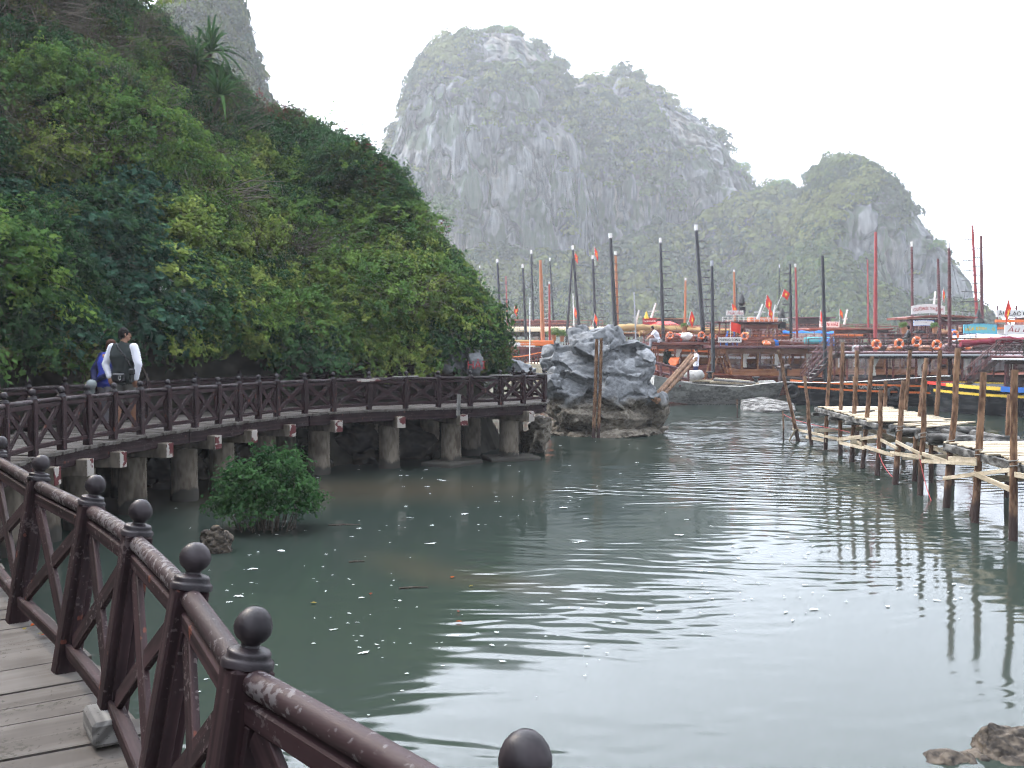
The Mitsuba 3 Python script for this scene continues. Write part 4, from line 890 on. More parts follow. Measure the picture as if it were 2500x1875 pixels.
# ------------------------------------------------------------------ boats
class Boat:
    """local axes: x from the bow aft, y to the far side, z up from the water"""
    def __init__(self, name, label, origin, A, cat='boat', group='moored tour boats'):
        self.key = thing(name, label, cat, group)
        self.o, self.A = np.array([origin[0], origin[1], 0.0]), math.radians(A)
        self.M = np.eye(4); self.M[:3, :3] = rotz(self.A); self.M[:3, 3] = self.o
    def w(self, x, y, z): return self.o + rotz(self.A) @ np.array([x, y, z], float)
    def loc(self, p): return rotz(-self.A) @ (np.asarray(p) - self.o)
    def part(self, name, mesh, mat, smooth=False, parent=None, **kw):
        m = mesh.copy(); md = mesh.metadata.get('uv'); m.apply_transform(self.M)
        if md is not None: m.metadata['uv'] = md
        return put(parent or self.key, name, m, mat, smooth, **kw)
    def hull(self, L, B, s0, s1, s2, mat='hull_black', bowrake=0.9, fine=0.22):
        """lofted hull: sheer height s0 at the bow, s1 amidships, s2 at the stern"""
        n, k = 40, 9
        xs = L * np.linspace(0, 1, n) ** 1.3
        t = xs / L
        self.sheer = lambda x: np.interp(np.asarray(x, float) / L, [0, 0.12, 0.4, 0.75, 1.0], [s0, s0 * 0.55 + s1 * 0.45, s1, s1 * 0.8 + s2 * 0.2, s2])
        self.half = lambda x: B / 2 * np.clip(np.sin(np.clip(np.asarray(x, float) / L / fine, 0, 1) * math.pi / 2) ** 0.8, 0.03, 1) * np.interp(np.asarray(x, float) / L, [0, 0.7, 1], [1, 1, 0.78])
        v = np.linspace(0, 1, k)
        P_ = []
        for x, tt in zip(xs, t):
            zs = float(self.sheer(x)); b = float(self.half(x))
            prof = (0.25 + 0.75 * v ** 0.6) if True else v
            rake = bowrake * (1 - v) * math.exp(-tt * 7)
            near = np.stack([x + rake, -b * prof, -0.55 + (zs + 0.55) * v], -1)
            far = near[::-1] * [1, -1, 1]
            P_.append(np.concatenate([near, far]))
        P_ = np.array(P_)
        m = grid(P_)
        stern = P_[-1]; c = stern.mean(0); o = len(m.vertices)
        m2 = TM(np.vstack([stern, c]), [[i, i + 1, len(stern)] for i in range(len(stern) - 1)])
        self.part('hull', trimesh.util.concatenate([m, m2]), mat, 50)
        dx = np.linspace(0.15, L, 24)
        dk = np.stack([np.stack([dx, -self.half(dx) * 0.97, self.sheer(dx) - 0.16], -1), np.stack([dx, self.half(dx) * 0.97, self.sheer(dx) - 0.16], -1)])
        self.part('deck', grid(dk), 'boat_dark' if mat == 'hull_black' else 'boat_red')
    def stripe(self, x0, x1, drop0, drop1, h, mat, out=0.025, name='stripe'):
        xs = np.linspace(x0, x1, 18)
        zc = self.sheer(xs) - np.linspace(drop0, drop1, 18)
        vv = np.clip((zc + 0.55) / (self.sheer(xs) + 0.55), 0, 1)
        for sgn in (-1, 1):
            y = self.half(xs) * (0.25 + 0.75 * vv ** 0.6) + out
            rk = 0.9 * (1 - vv) * np.exp(-xs / 16 * 7)
            q = np.stack([xs + rk * 0.9, sgn * y, zc], -1)
            self.part(name, cat_([bar(q[i], q[i + 1] + (q[i + 1] - q[i]) * 0.03, 0.05, h) for i in range(17)]), mat)
    def cabin(self, x0, x1, y0, y1, z0, z1, sill, n, wall, post, head=0.16, roofm=None, over=0.3, rake=0.0, roof_t=0.1, curtains=0, panes=True, front_n=4, rear_wall=True):
        """posts, panels below the sill, header, panes between the posts and a roof slab"""
        ts = 0.06
        for sgn, y in ((-1, y0), (1, y1)):
            self.part('wall_panel', bar([x0 + rake, y, (z0 + sill) / 2], [x1, y, (z0 + sill) / 2], ts, sill - z0), wall)
            self.part('header', bar([x0, y, z1 - head / 2], [x1, y, z1 - head / 2], ts, head), wall)
            for i in range(n + 1):
                x = x0 + (x1 - x0) * i / n
                rk = rake if i == 0 else 0
                self.part('window_post', bar([x + rk, y + sgn * 0.003, z0], [x, y + sgn * 0.003, z1 - head], 0.075, 0.08, up=(0, 1, 0)), post)
            if panes:
                for i in range(n):
                    a, b = x0 + (x1 - x0) * (i + 0.0) / n + 0.05, x0 + (x1 - x0) * (i + 1.0) / n - 0.05
                    q = np.array([[[a, y, sill], [b, y, sill]], [[a, y, z1 - head], [b, y, z1 - head]]])
                    if (i * 7 + int(sgn)) % 3: self.part('pane', grid(q), 'glass')
            for i in range(curtains):
                x = x0 + (x1 - x0) * (i * 2 + 1.1) / max(2 * curtains, n); zt, zb = z1 - head, sill + 0.08
                xx = np.linspace(0, 0.34, 13)
                top = np.stack([x + xx, y - sgn * (0.1 + 0.025 * np.sin(xx * 60)), np.full(13, zt)], -1)
                mid = np.stack([x + xx * 0.45, y - sgn * (0.1 + 0.015 * np.sin(xx * 60)), np.full(13, (zt + zb) / 2)], -1)
                bot = np.stack([x + xx * 0.62, y - sgn * (0.1 + 0.02 * np.sin(xx * 60)), np.full(13, zb)], -1)
                if sgn < 0: self.part('curtain', grid(np.stack([top, mid, bot])), 'curtain')
        for x, rk in ((x0, rake), (x1, 0.0)):
            self.part('end_panel', bar([x + rk, y0, (z0 + sill) / 2], [x + rk, y1, (z0 + sill) / 2], ts, sill - z0), wall)
            self.part('end_header', bar([x, y0, z1 - head / 2], [x, y1, z1 - head / 2], ts, head), wall)
            for i in range(1, front_n):
                y = y0 + (y1 - y0) * i / front_n
                self.part('window_post', bar([x + rk, y, z0], [x, y, z1 - head], 0.07, 0.07, up=(1, 0, 0)), post)
        rp = [[x0 - over, y0 - over], [x0 - over * 0.6, (y0 + y1) / 2], [x1 + over, (y0 + y1) / 2], [x1 + over, y0 - over]]
        self.part('roof', box([(x0 + x1) / 2, (y0 + y1) / 2, z1 + roof_t / 2], [x1 - x0 + 2 * over, y1 - y0 + 2 * over, roof_t], 0, 0.03), roofm or wall)
        self.part('cabin_floor', box([(x0 + x1) / 2, (y0 + y1) / 2, z0 + 0.02], [x1 - x0, y1 - y0, 0.04]), 'boat_dark')
    def rail(self, x0, x1, y, z0, h, n, mat, rails=3, r=0.016, lattice=False):
        for i in range(rails):
            z = z0 + h * (i + 1) / rails
            self.part('rail', tube([[x0, y, z], [x1, y, z]], r * (1.3 if i == rails - 1 else 1), 6), mat, True)
        ps = [bar([x, y, z0], [x, y, z0 + h], 0.04, 0.04) for x in np.linspace(x0, x1, n)]
        for p in ps: self.part('stanchion', p, mat)
        if lattice:
            L = []
            for x in np.linspace(x0, x1, n * 3)[:-1]:
                dx = (x1 - x0) / (n * 3 - 1)
                L += [bar([x, y, z0 + 0.05], [x + dx, y, z0 + h * 0.66], 0.02, 0.02), bar([x + dx, y, z0 + 0.05], [x, y, z0 + h * 0.66], 0.02, 0.02)]
            self.part('lattice', cat_(L), mat, kind='stuff')
    def mast(self, px, d, r, mat, cap=None, rungs=0, side=1, stays=(), rung_len=0.35, step=0.42):
        u0, v0, u1, v1 = px
        t, b = at(u0, v0, d), at(u1, v1, d)
        ax = b - t
        k = put(self.key, 'mast', tube([t, t * 0.66 + b * 0.34, t * 0.33 + b * 0.67, b + ax * 0.12], np.array([0.55, 0.7, 0.8, 0.85]) * r, 8), mat, True)
        if cap: put(k, 'mast_cap', tube([t - ax * 0.005, t + ax * 0.045], r * 0.66, 8), cap, True)
        L = np.linalg.norm(ax)
        if rungs:
            R = []
            z = L * 0.14; i = 0
            while z < L * 0.98:
                c = t + ax * (z / L); ln = rung_len * (0.45 + 0.75 * z / L)
                dirv = np.array([side, 0.1, 0.03 * math.sin(i * 2.1)])
                R.append(bar(c - [0, 0.0, 0], c + dirv * (r + ln), 0.035, 0.04)); z += step; i += 1
            put(k, 'ratlines', cat_(R), 'rigging', kind='stuff')
            e = t + ax * 0.12
            put(k, 'shroud', tube([e, b + np.array([side * (r + rung_len * 1.15), 0.1, 0])], 0.008, 4), 'rigging', True)
        for du, dv in stays:
            put(k, 'stay', tube([t + ax * 0.08, at(u1 + du, v1 + dv, d)], 0.009, 4), 'rigging', True)
        return k
    def sign(self, u0, u1, v0, v1, d, text, board, ink, arch=0.0, script=False, frame_m=None, fill=0.6, th=0.05, tilt=0.0):
        """a lettered board facing the viewer's side of the boat, at its own place"""
        a, b = at(u0, v1, d), at(u1, v0, d)
        w, h = b[0] - a[0], b[2] - a[2]
        from shapely.geometry import Polygon
        n = 13; xs = np.linspace(0, w, n)
        top = h - arch * h * (np.linspace(-1, 1, n) ** 2); bot = arch * 0.6 * h * (1 - np.linspace(-1, 1, n) ** 2)
        poly = Polygon(np.vstack([np.stack([xs, top], -1), np.stack([xs, bot], -1)[::-1]]))
        def stand(m, y):
            m = m.copy(); m.vertices = np.stack([m.vertices[:, 0], -m.vertices[:, 2], m.vertices[:, 1]], -1)
            m.invert() if False else None
            M = np.eye(4); M[:3, :3] = rotz(math.radians(tilt)); M[:3, 3] = [a[0], y, a[2]]
            return m.apply_transform(M)
        k = put(self.key, 'sign', stand(ext(poly, th), d + 0.0), board)
        if frame_m:
            ring = poly.difference(poly.buffer(-0.05 * max(h, 0.5)))
            put(k, 'sign_frame', stand(ext(ring, 0.02), d - th), frame_m)
        t = meshkit.text_mesh(text, 1.0, 0.02, not script)
        bb = t.bounds; tw, thh = bb[1, 0] - bb[0, 0], 1.0
        sc = min(w * 0.88 / tw, h * fill)
        sx = min(w * 0.88 / tw, sc * 1.5)
        v = t.vertices.copy(); v[:, 0] = (v[:, 0] - bb[0, 0]) * sx; v[:, 1] *= sc
        if script: v[:, 0] += v[:, 1] * 0.35
        if arch: v[:, 1] -= arch * h * 0.8 * ((v[:, 0] - tw * sx / 2) / (w / 2)) ** 2 - arch * h * 0.3
        v[:, 0] += (w - tw * sx) / 2; v[:, 1] += (h - sc) / 2
        v[:, 2] = np.where(v[:, 2] > 0.01, 0.012, 0.0)
        put(k, 'lettering', stand(TM(v, t.faces), d - th), ink)
        return k
def ring(c, R, r, normal=(0, -1, 0)):
    m = trimesh.creation.torus(R, r, major_sections=26, minor_sections=10)
    M, _ = frame(np.asarray(c) - np.array(normal) * 0.5, np.asarray(c) + np.array(normal) * 0.5, (0.1, 0, 1)); return m.apply_transform(M)
NB = [0]
def lifebuoy(u, v, d, R, label, normal=(0.1, -1, 0)):
    k = thing('lifebuoy', label, 'lifebuoy', 'orange lifebuoys on the boats')
    c = at(u, v, d); scene_m = ring(c, R * 0.72, R * 0.24, normal)
    put(k, 'ring', scene_m, 'buoy_orange', 40)
    M, _ = frame(c, c + np.array(normal), (0.1, 0, 1))
    for a in (0.7, 2.3, 3.9, 5.5):
        q = M[:3, :3] @ np.array([math.cos(a), math.sin(a), 0]) * R * 0.72 + c
        tg = M[:3, :3] @ np.array([-math.sin(a), math.cos(a), 0])
        put(k, 'band', tube([q - tg * R * 0.07, q + tg * R * 0.07], R * 0.255, 10), 'white_paint', True)
def star(r):
    from shapely.geometry import Polygon
    return Polygon([(r * (1 if i % 2 == 0 else 0.4) * math.sin(i * math.pi / 5), r * (1 if i % 2 == 0 else 0.4) * math.cos(i * math.pi / 5)) for i in range(10)])
def flag(u0, v0, u1, v1, ub, vb, d, label, drop=0.5, starred=True, polem='white_paint', cloth='flag_red'):
    """a limp flag: its hoist from (u0,v0) to (u1,v1) along the staff whose foot is at (ub,vb)"""
    k = thing('flag', label, 'flag', 'flags on the boats')
    a, b, f = at(u0, v0, d), at(u1, v1, d), at(ub, vb, d)
    put(k, 'staff', tube([a - (b - a) * 0.03, b, f], [0.012, 0.014, 0.018], 6), polem, True)
    H = np.linalg.norm(b - a); L = H * 1.25
    s, t = np.meshgrid(np.linspace(0, 1, 15), np.linspace(0, 1, 11))
    hoist = a + (b - a) * t[..., None]
    fly = np.array([math.cos(drop), 0.12, -math.sin(drop)])
    P_ = hoist + fly * (L * s * (1 - 0.35 * drop * s))[..., None]
    P_[..., 1] += 0.09 * H * np.sin(s * 7 + t * 2) * s
    P_[..., 2] -= 0.12 * L * s ** 2
    put(k, 'cloth', grid(P_), cloth, True)
    if starred:
        S = ext(star(0.30), 0.01); v = S.vertices
        ss, tt = 0.5 + v[:, 0] / 1.25, 0.5 - v[:, 1]
        h = a + (b - a) * tt[:, None]
        q = h + fly * (L * ss * (1 - 0.35 * drop * ss))[:, None]
        q[:, 1] += 0.09 * H * np.sin(ss * 7 + tt * 2) * ss - 0.012 + 0.024 * (v[:, 2] > 0.005); q[:, 2] -= 0.12 * L * ss ** 2
        q2 = q.copy()
        put(k, 'star', TM(q, S.faces), 'flag_yellow')
    return k
def sail_roll(boat, pts, d, r, mat):
    q = np.array([at(u, v, d) for u, v in pts])
    tt = np.linspace(0, 1, 40); c = CubicSpline(np.linspace(0, 1, len(q)), q)(tt)
    m = tube(c, r * (0.75 + 0.5 * nnoise(np.stack([tt * 14, tt * 0, tt * 0], -1), int(pts[0][0]))), 10)
    m.vertices += 0.35 * r * (np.stack([nnoise(m.vertices * 6, 1), nnoise(m.vertices * 6, 2), nnoise(m.vertices * 6, 3)], 1) - 0.5) * 2
    k = put(boat.key, 'furled_sail', m, mat, True)
    put(boat.key, 'spar', tube([c[0] + (c[0] - c[3]) * 0.4 + [0, 0, r * 0.9], c[20] + [0, 0, r * 0.95], c[-1] + (c[-1] - c[-4]) * 0.4 + [0, 0, r * 0.9]], r * 0.3, 7), 'brown_spar', True)
def XZ(u, v, d): p = at(u, v, d); return p[0], p[2]

# --- black-hulled junk lying broadside, bow to the left
D = 44.0
bx, _ = XZ(1934, 940, D)
bk = Boat('junk_boat', 'black hulled wooden junk with orange stripes and registration letters on its bow', (bx, D + 2.2), 0)
bk.hull(19, 4.4, 1.22, 0.98, 1.25)
bk.stripe(0.35, 9.5, 0.10, 0.10, 0.085, 'orange_paint'); bk.stripe(0.5, 9.5, 0.36, 0.42, 0.085, 'orange_paint')
bk.stripe(0.02, 18.5, -0.03, -0.03, 0.07, 'boat_dark', name='gunwale')
bk.cabin(2.5, 15.5, -1.75, 1.75, 0.85, 2.22, 1.28, 13, 'boat_dark', 'boat_red', 0.12, 'boat_dark', 0.35, 0.0, 0.12, curtains=6)
bk.part('awning', box([8.9, -2.15, 2.26], [13.2, 0.45, 0.10], 0, 0.02), 'grey_canvas')
for y, nm in ((-2.0, 1), (2.0, 2)): bk.rail(1.9, 15.5, y, 2.36, 0.62, 14, 'boat_dark', 3, 0.018, True)
bk.part('upper_deck', box([8.7, 0, 2.36], [13.4, 4.2, 0.05]), 'boat_maroon')
def stair(boat, x0, z0, x1, z1, y, w, n, mat):
    k = boat.part('stairway', bar([x0, y - w / 2, z0], [x1, y - w / 2, z1], 0.04, 0.14), mat)
    boat.part('stringer', bar([x0, y + w / 2, z0], [x1, y + w / 2, z1], 0.04, 0.14), mat, parent=k)
    for i in range(n):
        t = (i + 0.5) / n
        boat.part('step', box([x0 + (x1 - x0) * t, y, z0 + (z1 - z0) * t], [0.2, w, 0.03]), 'grey_timber' if mat == 'boat_dark' else mat, parent=k)
    for yy in (y - w / 2 - 0.02, y + w / 2 + 0.02):
        for h in (0.34, 0.68):
            boat.part('handrail', tube([[x0, yy, z0 + h], [x1, yy, z1 + h], [x1 + 0.25, yy, z1 + h]], 0.022, 6), 'boat_maroon', True, parent=k)
        for t in (0.02, 0.33, 0.66, 0.98):
            boat.part('handrail_post', bar([x0 + (x1 - x0) * t, yy, z0 + (z1 - z0) * t], [x0 + (x1 - x0) * t, yy, z0 + (z1 - z0) * t + 0.68], 0.03, 0.03), 'boat_maroon', parent=k)
stair(bk, 0.75, 1.0, 2.1, 2.42, -1.5, 0.8, 8, 'boat_dark'); stair(bk, 1.25, 0.95, 2.45, 2.4, 0.6, 0.8, 8, 'boat_dark')
bk.part('bow_post', cat_([bar([0.15, 0, 0.9], [0.2, 0, 1.72], 0.3, 0.35, ch=0.04), bar([-0.1, -0.3, 1.62], [0.5, 0.3, 1.7], 0.2, 0.2, ch=0.03), bar([-0.25, 0.1, 1.76], [0.55, -0.1, 1.6], 0.1, 0.1)]), 'boat_dark')
def reg_text(boat, text, x, drop, h, mat):
    t = meshkit.text_mesh(text, h, 0.012, True); v = t.vertices.copy()
    xs = x + v[:, 0]; z = float(boat.sheer(x)) - drop + v[:, 1]
    vv = np.clip((z + 0.55) / (boat.sheer(xs) + 0.55), 0, 1)
    y = -(boat.half(xs) * (0.25 + 0.75 * vv ** 0.6)) - 0.03 - 0.012 * (v[:, 2] > 0.006)
    boat.part('lettering', TM(np.stack([xs, y, z], -1), t.faces), mat)
reg_text(bk, 'QN.3151', 2.95, 0.28, 0.17, 'white_paint')
for x in (0.45, 4.4, 7.2):
    c = bk.w(x, -float(bk.half(x)) * 0.93 - 0.1, 0.62)
    k = thing('tyre_fender', {0.45: 'black tyre fender hanging at the bow of the black junk', 4.4: 'tyre fender hanging amidships on the black junk', 7.2: 'tyre fender between the black junk and the yellow striped boat'}[x], 'tyre', 'tyre fenders')
    put(k, 'tyre', ring(c, 0.25, 0.085), 'rubber', 40); put(k, 'rope', tube([c + [0, 0.03, 0.25], c + [0, 0.1, 0.62]], 0.012, 5), 'rope_grey', True)
bk.mast((2008, 625, 2015, 900), D + 0.5, 0.11, 'black_spar', None, 0)
bk.mast((2138, 566, 2137, 838), D + 2.5, 0.11, 'red_spar', None, 0, stays=((62, -5),))
bk.mast((2317, 593, 2319, 880), D + 1.5, 0.11, 'boat_maroon', 'white_paint', 0, stays=((55, -35),))
for i, (u, v, lab) in enumerate(((2140, 841, 'leftmost orange lifebuoy on the rail of the black junk'), (2195, 839, 'second orange lifebuoy on the rail of the black junk'), (2238, 834, 'orange lifebuoy hung high at the middle of the black junk'), (2287, 842, 'orange lifebuoy right of the middle of the black junk'), (2364, 841, 'rightmost orange lifebuoy on the black junk'), (2330, 819, 'orange lifebuoy lying above the rail by the turquoise sign'))):
    lifebuoy(u, v, D if i != 5 else D + 3, 0.235, lab)
# furled maroon sail slung along the upper deck
sail_roll(bk, ((2345, 838), (2400, 835), (2455, 830), (2510, 832)), D - 0.8, 0.12, 'maroon_sail')

# --- yellow-striped junk at the right edge, nearer at the right
yl = Boat('junk_boat', 'black junk with a yellow and blue striped bow at the right edge', (XZ(2258, 930, 42.0)[0], 42.0), -33)
yl.hull(18, 4.2, 1.2, 1.02, 1.3)
yl.stripe(0.05, 1.0, 0.02, 0.02, 0.10, 'flag_red'); yl.stripe(1.0, 3.1, 0.02, 0.02, 0.13, 'yellow_paint'); yl.stripe(3.1, 4.6, 0.03, 0.03, 0.2, 'blue_paint'); yl.stripe(4.6, 14, 0.02, 0.02, 0.12, 'yellow_paint')
yl.stripe(0.3, 14, 0.3, 0.27, 0.1, 'yellow_paint')
yl.cabin(3.2, 15, -1.6, 1.6, 0.9, 2.15, 1.3, 10, 'boat_dark', 'boat_maroon', 0.14, 'boat_maroon', 0.35, 0, 0.1, curtains=3)
yl.part('upper_deck', box([9, 0, 2.29], [12.6, 4.0, 0.05]), 'boat_maroon')
yl.part('awning', box([9, -2.05, 2.2], [12.4, 0.4, 0.07], 0, 0.02), 'white_paint')
yl.rail(2.9, 15, -1.9, 2.32, 0.6, 14, 'boat_dark', 3, 0.018, True)
stair(yl, 1.6, 1.0, 3.0, 2.3, -0.9, 0.7, 8, 'boat_dark')
stair(yl, 4.6, 1.0, 6.2, 2.3, -1.75, 0.6, 8, 'boat_dark')

# --- the "Hoang Long" junk: brown cabin behind the barge
D = 53.0
hx, hz = XZ(1738, 842, D)
hl = Boat('junk_boat', 'red brown junk with a wheelhouse and a white name board on its roof edge', (hx - 2.2, D + 2.4), 0)
hl.hull(21, 4.8, 1.2, 0.95, 1.2, 'boat_red')
c0 = hx - hl.o[0] + 0.25
hl.cabin(c0 + 0.6, c0 + 13.0, -1.9, 1.9, 0.62, 2.45, 1.38, 15, 'boat_brown', 'boat_brown', 0.28, 'boat_maroon', 0.75, 0.55, 0.14, curtains=5, panes=True)
hl.part('front_panel', bar([c0 + 0.9, -1.96, 0.98], [c0 + 3.2, -1.96, 0.98], 0.05, 0.74), 'boat_brown')
for xx in (c0 - 0.2, c0 + 0.15):
    hl.part('prop', bar([xx - 0.35, -1.9, 0.7], [xx + 0.1, -1.95, 2.4], 0.08, 0.08), 'boat_brown')
hl.rail(c0 - 0.4, c0 + 13.4, -2.4, 2.59, 0.62, 12, 'boat_red', 4, 0.012)
hl.rail(c0 - 0.4, c0 + 13.4, 2.4, 2.59, 0.62, 12, 'boat_red', 4, 0.012)
hl.sign(1753, 1810, 823, 836, D - 0.25, 'HOÀNG LONG', 'white_paint', 'black_paint', fill=0.58)
w0, w1 = XZ(1832, 800, D)[0] - hl.o[0], XZ(1913, 800, D)[0] - hl.o[0]
hl.cabin(w0, w1, -1.1, 1.3, 2.6, 3.72, 3.05, 4, 'boat_red', 'boat_red', 0.22, 'boat_maroon', 0.12, 0, 0.05, front_n=3)
hl.part('wheelhouse_roof', box([(w0 + w1) / 2 - 0.7, 0.1, 3.83], [w1 - w0 + 1.75, 3.0, 0.07], 0, 0.02), 'boat_maroon')
for x in (w0 - 1.35, w0 - 0.5):
    for y in (-1.2, 1.3): hl.part('prop', bar([x, y, 2.6], [x, y, 3.8], 0.06, 0.06), 'boat_red')
hl.rail(w0 - 1.2, w0 + 0.75, -1.25, 3.87, 0.22, 8, 'white_paint', 2, 0.014); hl.rail(w0 + 0.75, w1 + 0.5, -1.25, 3.87, 0.16, 7, 'white_paint', 2, 0.012)
hl.sign(1773, 1815, 758, 770, D + 0.9, 'Hải Âu', 'white_paint', 'red_paint', script=True, fill=0.6)
hl.part('roof_box', box([w0 + 1.3, 0.4, 3.98], [1.5, 0.8, 0.24], 0, 0.02), 'orange_paint')
for u0, v0, u1, v1, cr in ((1862, 742, 1849, 777, True), (1893, 744, 1886, 776, False)):
    t, b = at(u0, v0, D + 1.5), at(u1, v1 + 2, D + 1.5)
    k = put(hl.key, 'signal_mast', tube([t, b], [0.035, 0.075], 7), 'white_paint', True)
    c = t * 0.45 + b * 0.55
    put(k, 'crosstree', bar(c - [0.3, 0, 0], c + [0.3, 0, 0.02], 0.05, 0.05), 'white_paint')
for px in ((1811, 738), (1909, 775)):
    c = at(*px, D + 2.0); k = hl.part('day_shape', TM(np.zeros((3, 3)), [[0, 1, 2]]), 'black_paint') if False else None
    s = 0.8 if px[0] == 1811 else 0.9
    put(hl.key, 'day_shape', cat_([lathe([(0.0, -0.09), (0.2, -0.09), (0.02, 0.25), (0, 0.26)], 12, c + [0, 0, 0.28 * s]), lathe([(0.0, -0.2), (0.14, -0.14), (0.2, 0), (0.14, 0.14), (0, 0.2)], 12, c - [0, 0, 0.02]),
                                   box(c - [0, 0, 0.42], [0.34, 0.34, 0.36]), tube([c - [0, 0, 1.0], c + [0, 0, 0.3]], 0.02, 6)]), 'black_paint')
hl.part('ladder', cat_([bar([w1 - 0.4, -1.25, 2.6], [w1 - 0.15, -1.25, 3.7], 0.03, 0.03), bar([w1 - 0.75, -1.25, 2.6], [w1 - 0.5, -1.25, 3.7], 0.03, 0.03)] + [bar([w1 - 0.72 + 0.05 * i, -1.25, 2.75 + 0.22 * i], [w1 - 0.36 + 0.05 * i, -1.25, 2.75 + 0.22 * i], 0.025, 0.025) for i in range(5)]), 'boat_brown')
def deck_chair(boat, x, y, z, label, mat='blue_paint'):
    k = thing('deck_chair', label, 'chair', 'plastic chairs on the roof deck')
    A = lambda m: m.apply_transform(boat.M)
    put(k, 'seat', A(box([x, y, z + 0.36], [0.38, 0.38, 0.04], 0, 0.01)), mat); put(k, 'backrest', A(bar([x + 0.17, y, z + 0.38], [x + 0.25, y, z + 0.78], 0.36, 0.03, up=(1, 0, 0))), mat)
    for sx in (-1, 1):
        for sy in (-1, 1): put(k, 'leg', A(bar([x + 0.17 * sx, y + 0.17 * sy, z], [x + 0.15 * sx, y + 0.15 * sy, z + 0.35], 0.035, 0.035)), mat)
for i, (u, lab) in enumerate(((1783, 'blue plastic chair nearest the bow on the roof deck'), (1797, 'second blue plastic chair on the roof deck'), (1826, 'blue plastic chair beside the wheelhouse wall'))):
    deck_chair(hl, XZ(u, 820, D)[0] - hl.o[0], -0.6 - 0.3 * (i % 2), 2.6, lab)
for u, v, lab in ((1818, 821, 'orange lifebuoy hung right of the white name board'), (1713, 819, 'orange lifebuoy hung beside the tall black mast'), (1741, 821, 'orange lifebuoy half hidden behind a black mast'), (1636, 819, 'orange lifebuoy behind the seated man')):
    lifebuoy(u, v, D - 0.1 if u > 1745 else 55.8, 0.225, lab)
lifebuoy(1871, 837, D, 0.25, 'orange lifebuoy lying flat on the roof deck by the wheelhouse', (0.1, -0.35, 1))
hl.mast((1738, 638, 1741, 880), D - 0.4, 0.12, 'black_spar', 'grey_canvas', 0)
hl.mast((1929, 645, 1931, 806), D + 2.6, 0.10, 'black_spar', None, 9, -1, rung_len=0.4)
hl.mast((1942, 645, 1946, 806), D + 3.2, 0.075, 'red_spar', 'white_paint')
hl.mast((1903, 647, 1901, 776), D + 3.2, 0.04, 'black_spar', 'white_paint')
hl.mast((1792, 659, 1794, 770), D + 6, 0.085, 'brown_spar', 'white_paint')
reg = None
# --- left junk with the open cabin
D = 56.0
ox, _ = XZ(1600, 838, D)
lj = Boat('junk_boat', 'dark red junk with an open windowed cabin between the sea rock and the name board', (ox - 3.0, D + 2.2), 0)
lj.hull(19, 4.6, 1.25, 0.9, 1.2, 'boat_red')
lj.cabin(3.2, 12.5, -1.8, 1.8, 0.75, 2.58, 1.5, 10, 'boat_red', 'boat_red', 0.2, 'boat_maroon', 0.4, 0, 0.2, curtains=4, panes=False)
lj.part('roof_edge', bar([2.8, -2.23, 2.69], [12.9, -2.23, 2.69], 0.04, 0.13), 'boat_red')
lj.rail(2.9, 12.8, -2.1, 2.79, 0.6, 10, 'boat_red', 3, 0.014); lj.rail(2.9, 12.8, 2.1, 2.79, 0.6, 10, 'boat_red', 3, 0.014)
stair(lj, 1.6, 1.5, 3.0, 2.75, -1.6, 0.7, 7, 'boat_red')
lj.mast((1699, 550, 1717, 822), D + 0.5, 0.15, 'black_spar', 'white_paint', 14, 1, rung_len=0.75, step=0.4)
lj.mast((1674, 679, 1672, 800), D + 7, 0.09, 'brown_spar', 'white_paint')
lj.mast((1612, 582, 1619, 812), D + 3.0, 0.12, 'black_spar', 'white_paint', 13, 1, rung_len=0.6, stays=((-18, 0), (-8, -3)))
for i, (u, v, w, mat, lab) in enumerate(((1650, 826, 0.5, 'flag_red', 'red cloth bundle on the roof of the left junk'), (1675, 824, 0.55, 'white_paint', 'pale folded canvas on the roof of the left junk'), (1693, 828, 0.5, 'boat_red', 'red slatted locker on the roof of the left junk'))):
    k = thing('deck_bundle', lab, 'bundle'); c = at(u, v, D + 1)
    m = trimesh.creation.icosphere(3, 1.0); m.vertices *= np.array([w, 0.4, 0.26]); m.vertices += 0.12 * (np.stack([nnoise(m.vertices * 5, 3 + i), nnoise(m.vertices * 5, 8), nnoise(m.vertices * 5, 9)], 1) - 0.5) + c
    m.vertices[:, 2] = np.maximum(m.vertices[:, 2], 2.80)
    scene[k] = ply(m, mat, True)
k = thing('life_jackets', 'heap of orange life jackets inside the left junk', 'life jacket'); c = at(1647, 884, D)
m = trimesh.creation.icosphere(3, 1.0); m.vertices *= np.array([0.32, 0.3, 0.26]); m.vertices += 0.34 * (np.stack([nnoise(m.vertices * 3.5, 3), nnoise(m.vertices * 3.5, 8), nnoise(m.vertices * 3.5, 9)], 1) - 0.5) + c
scene[k] = ply(m, 'buoy_orange', True)

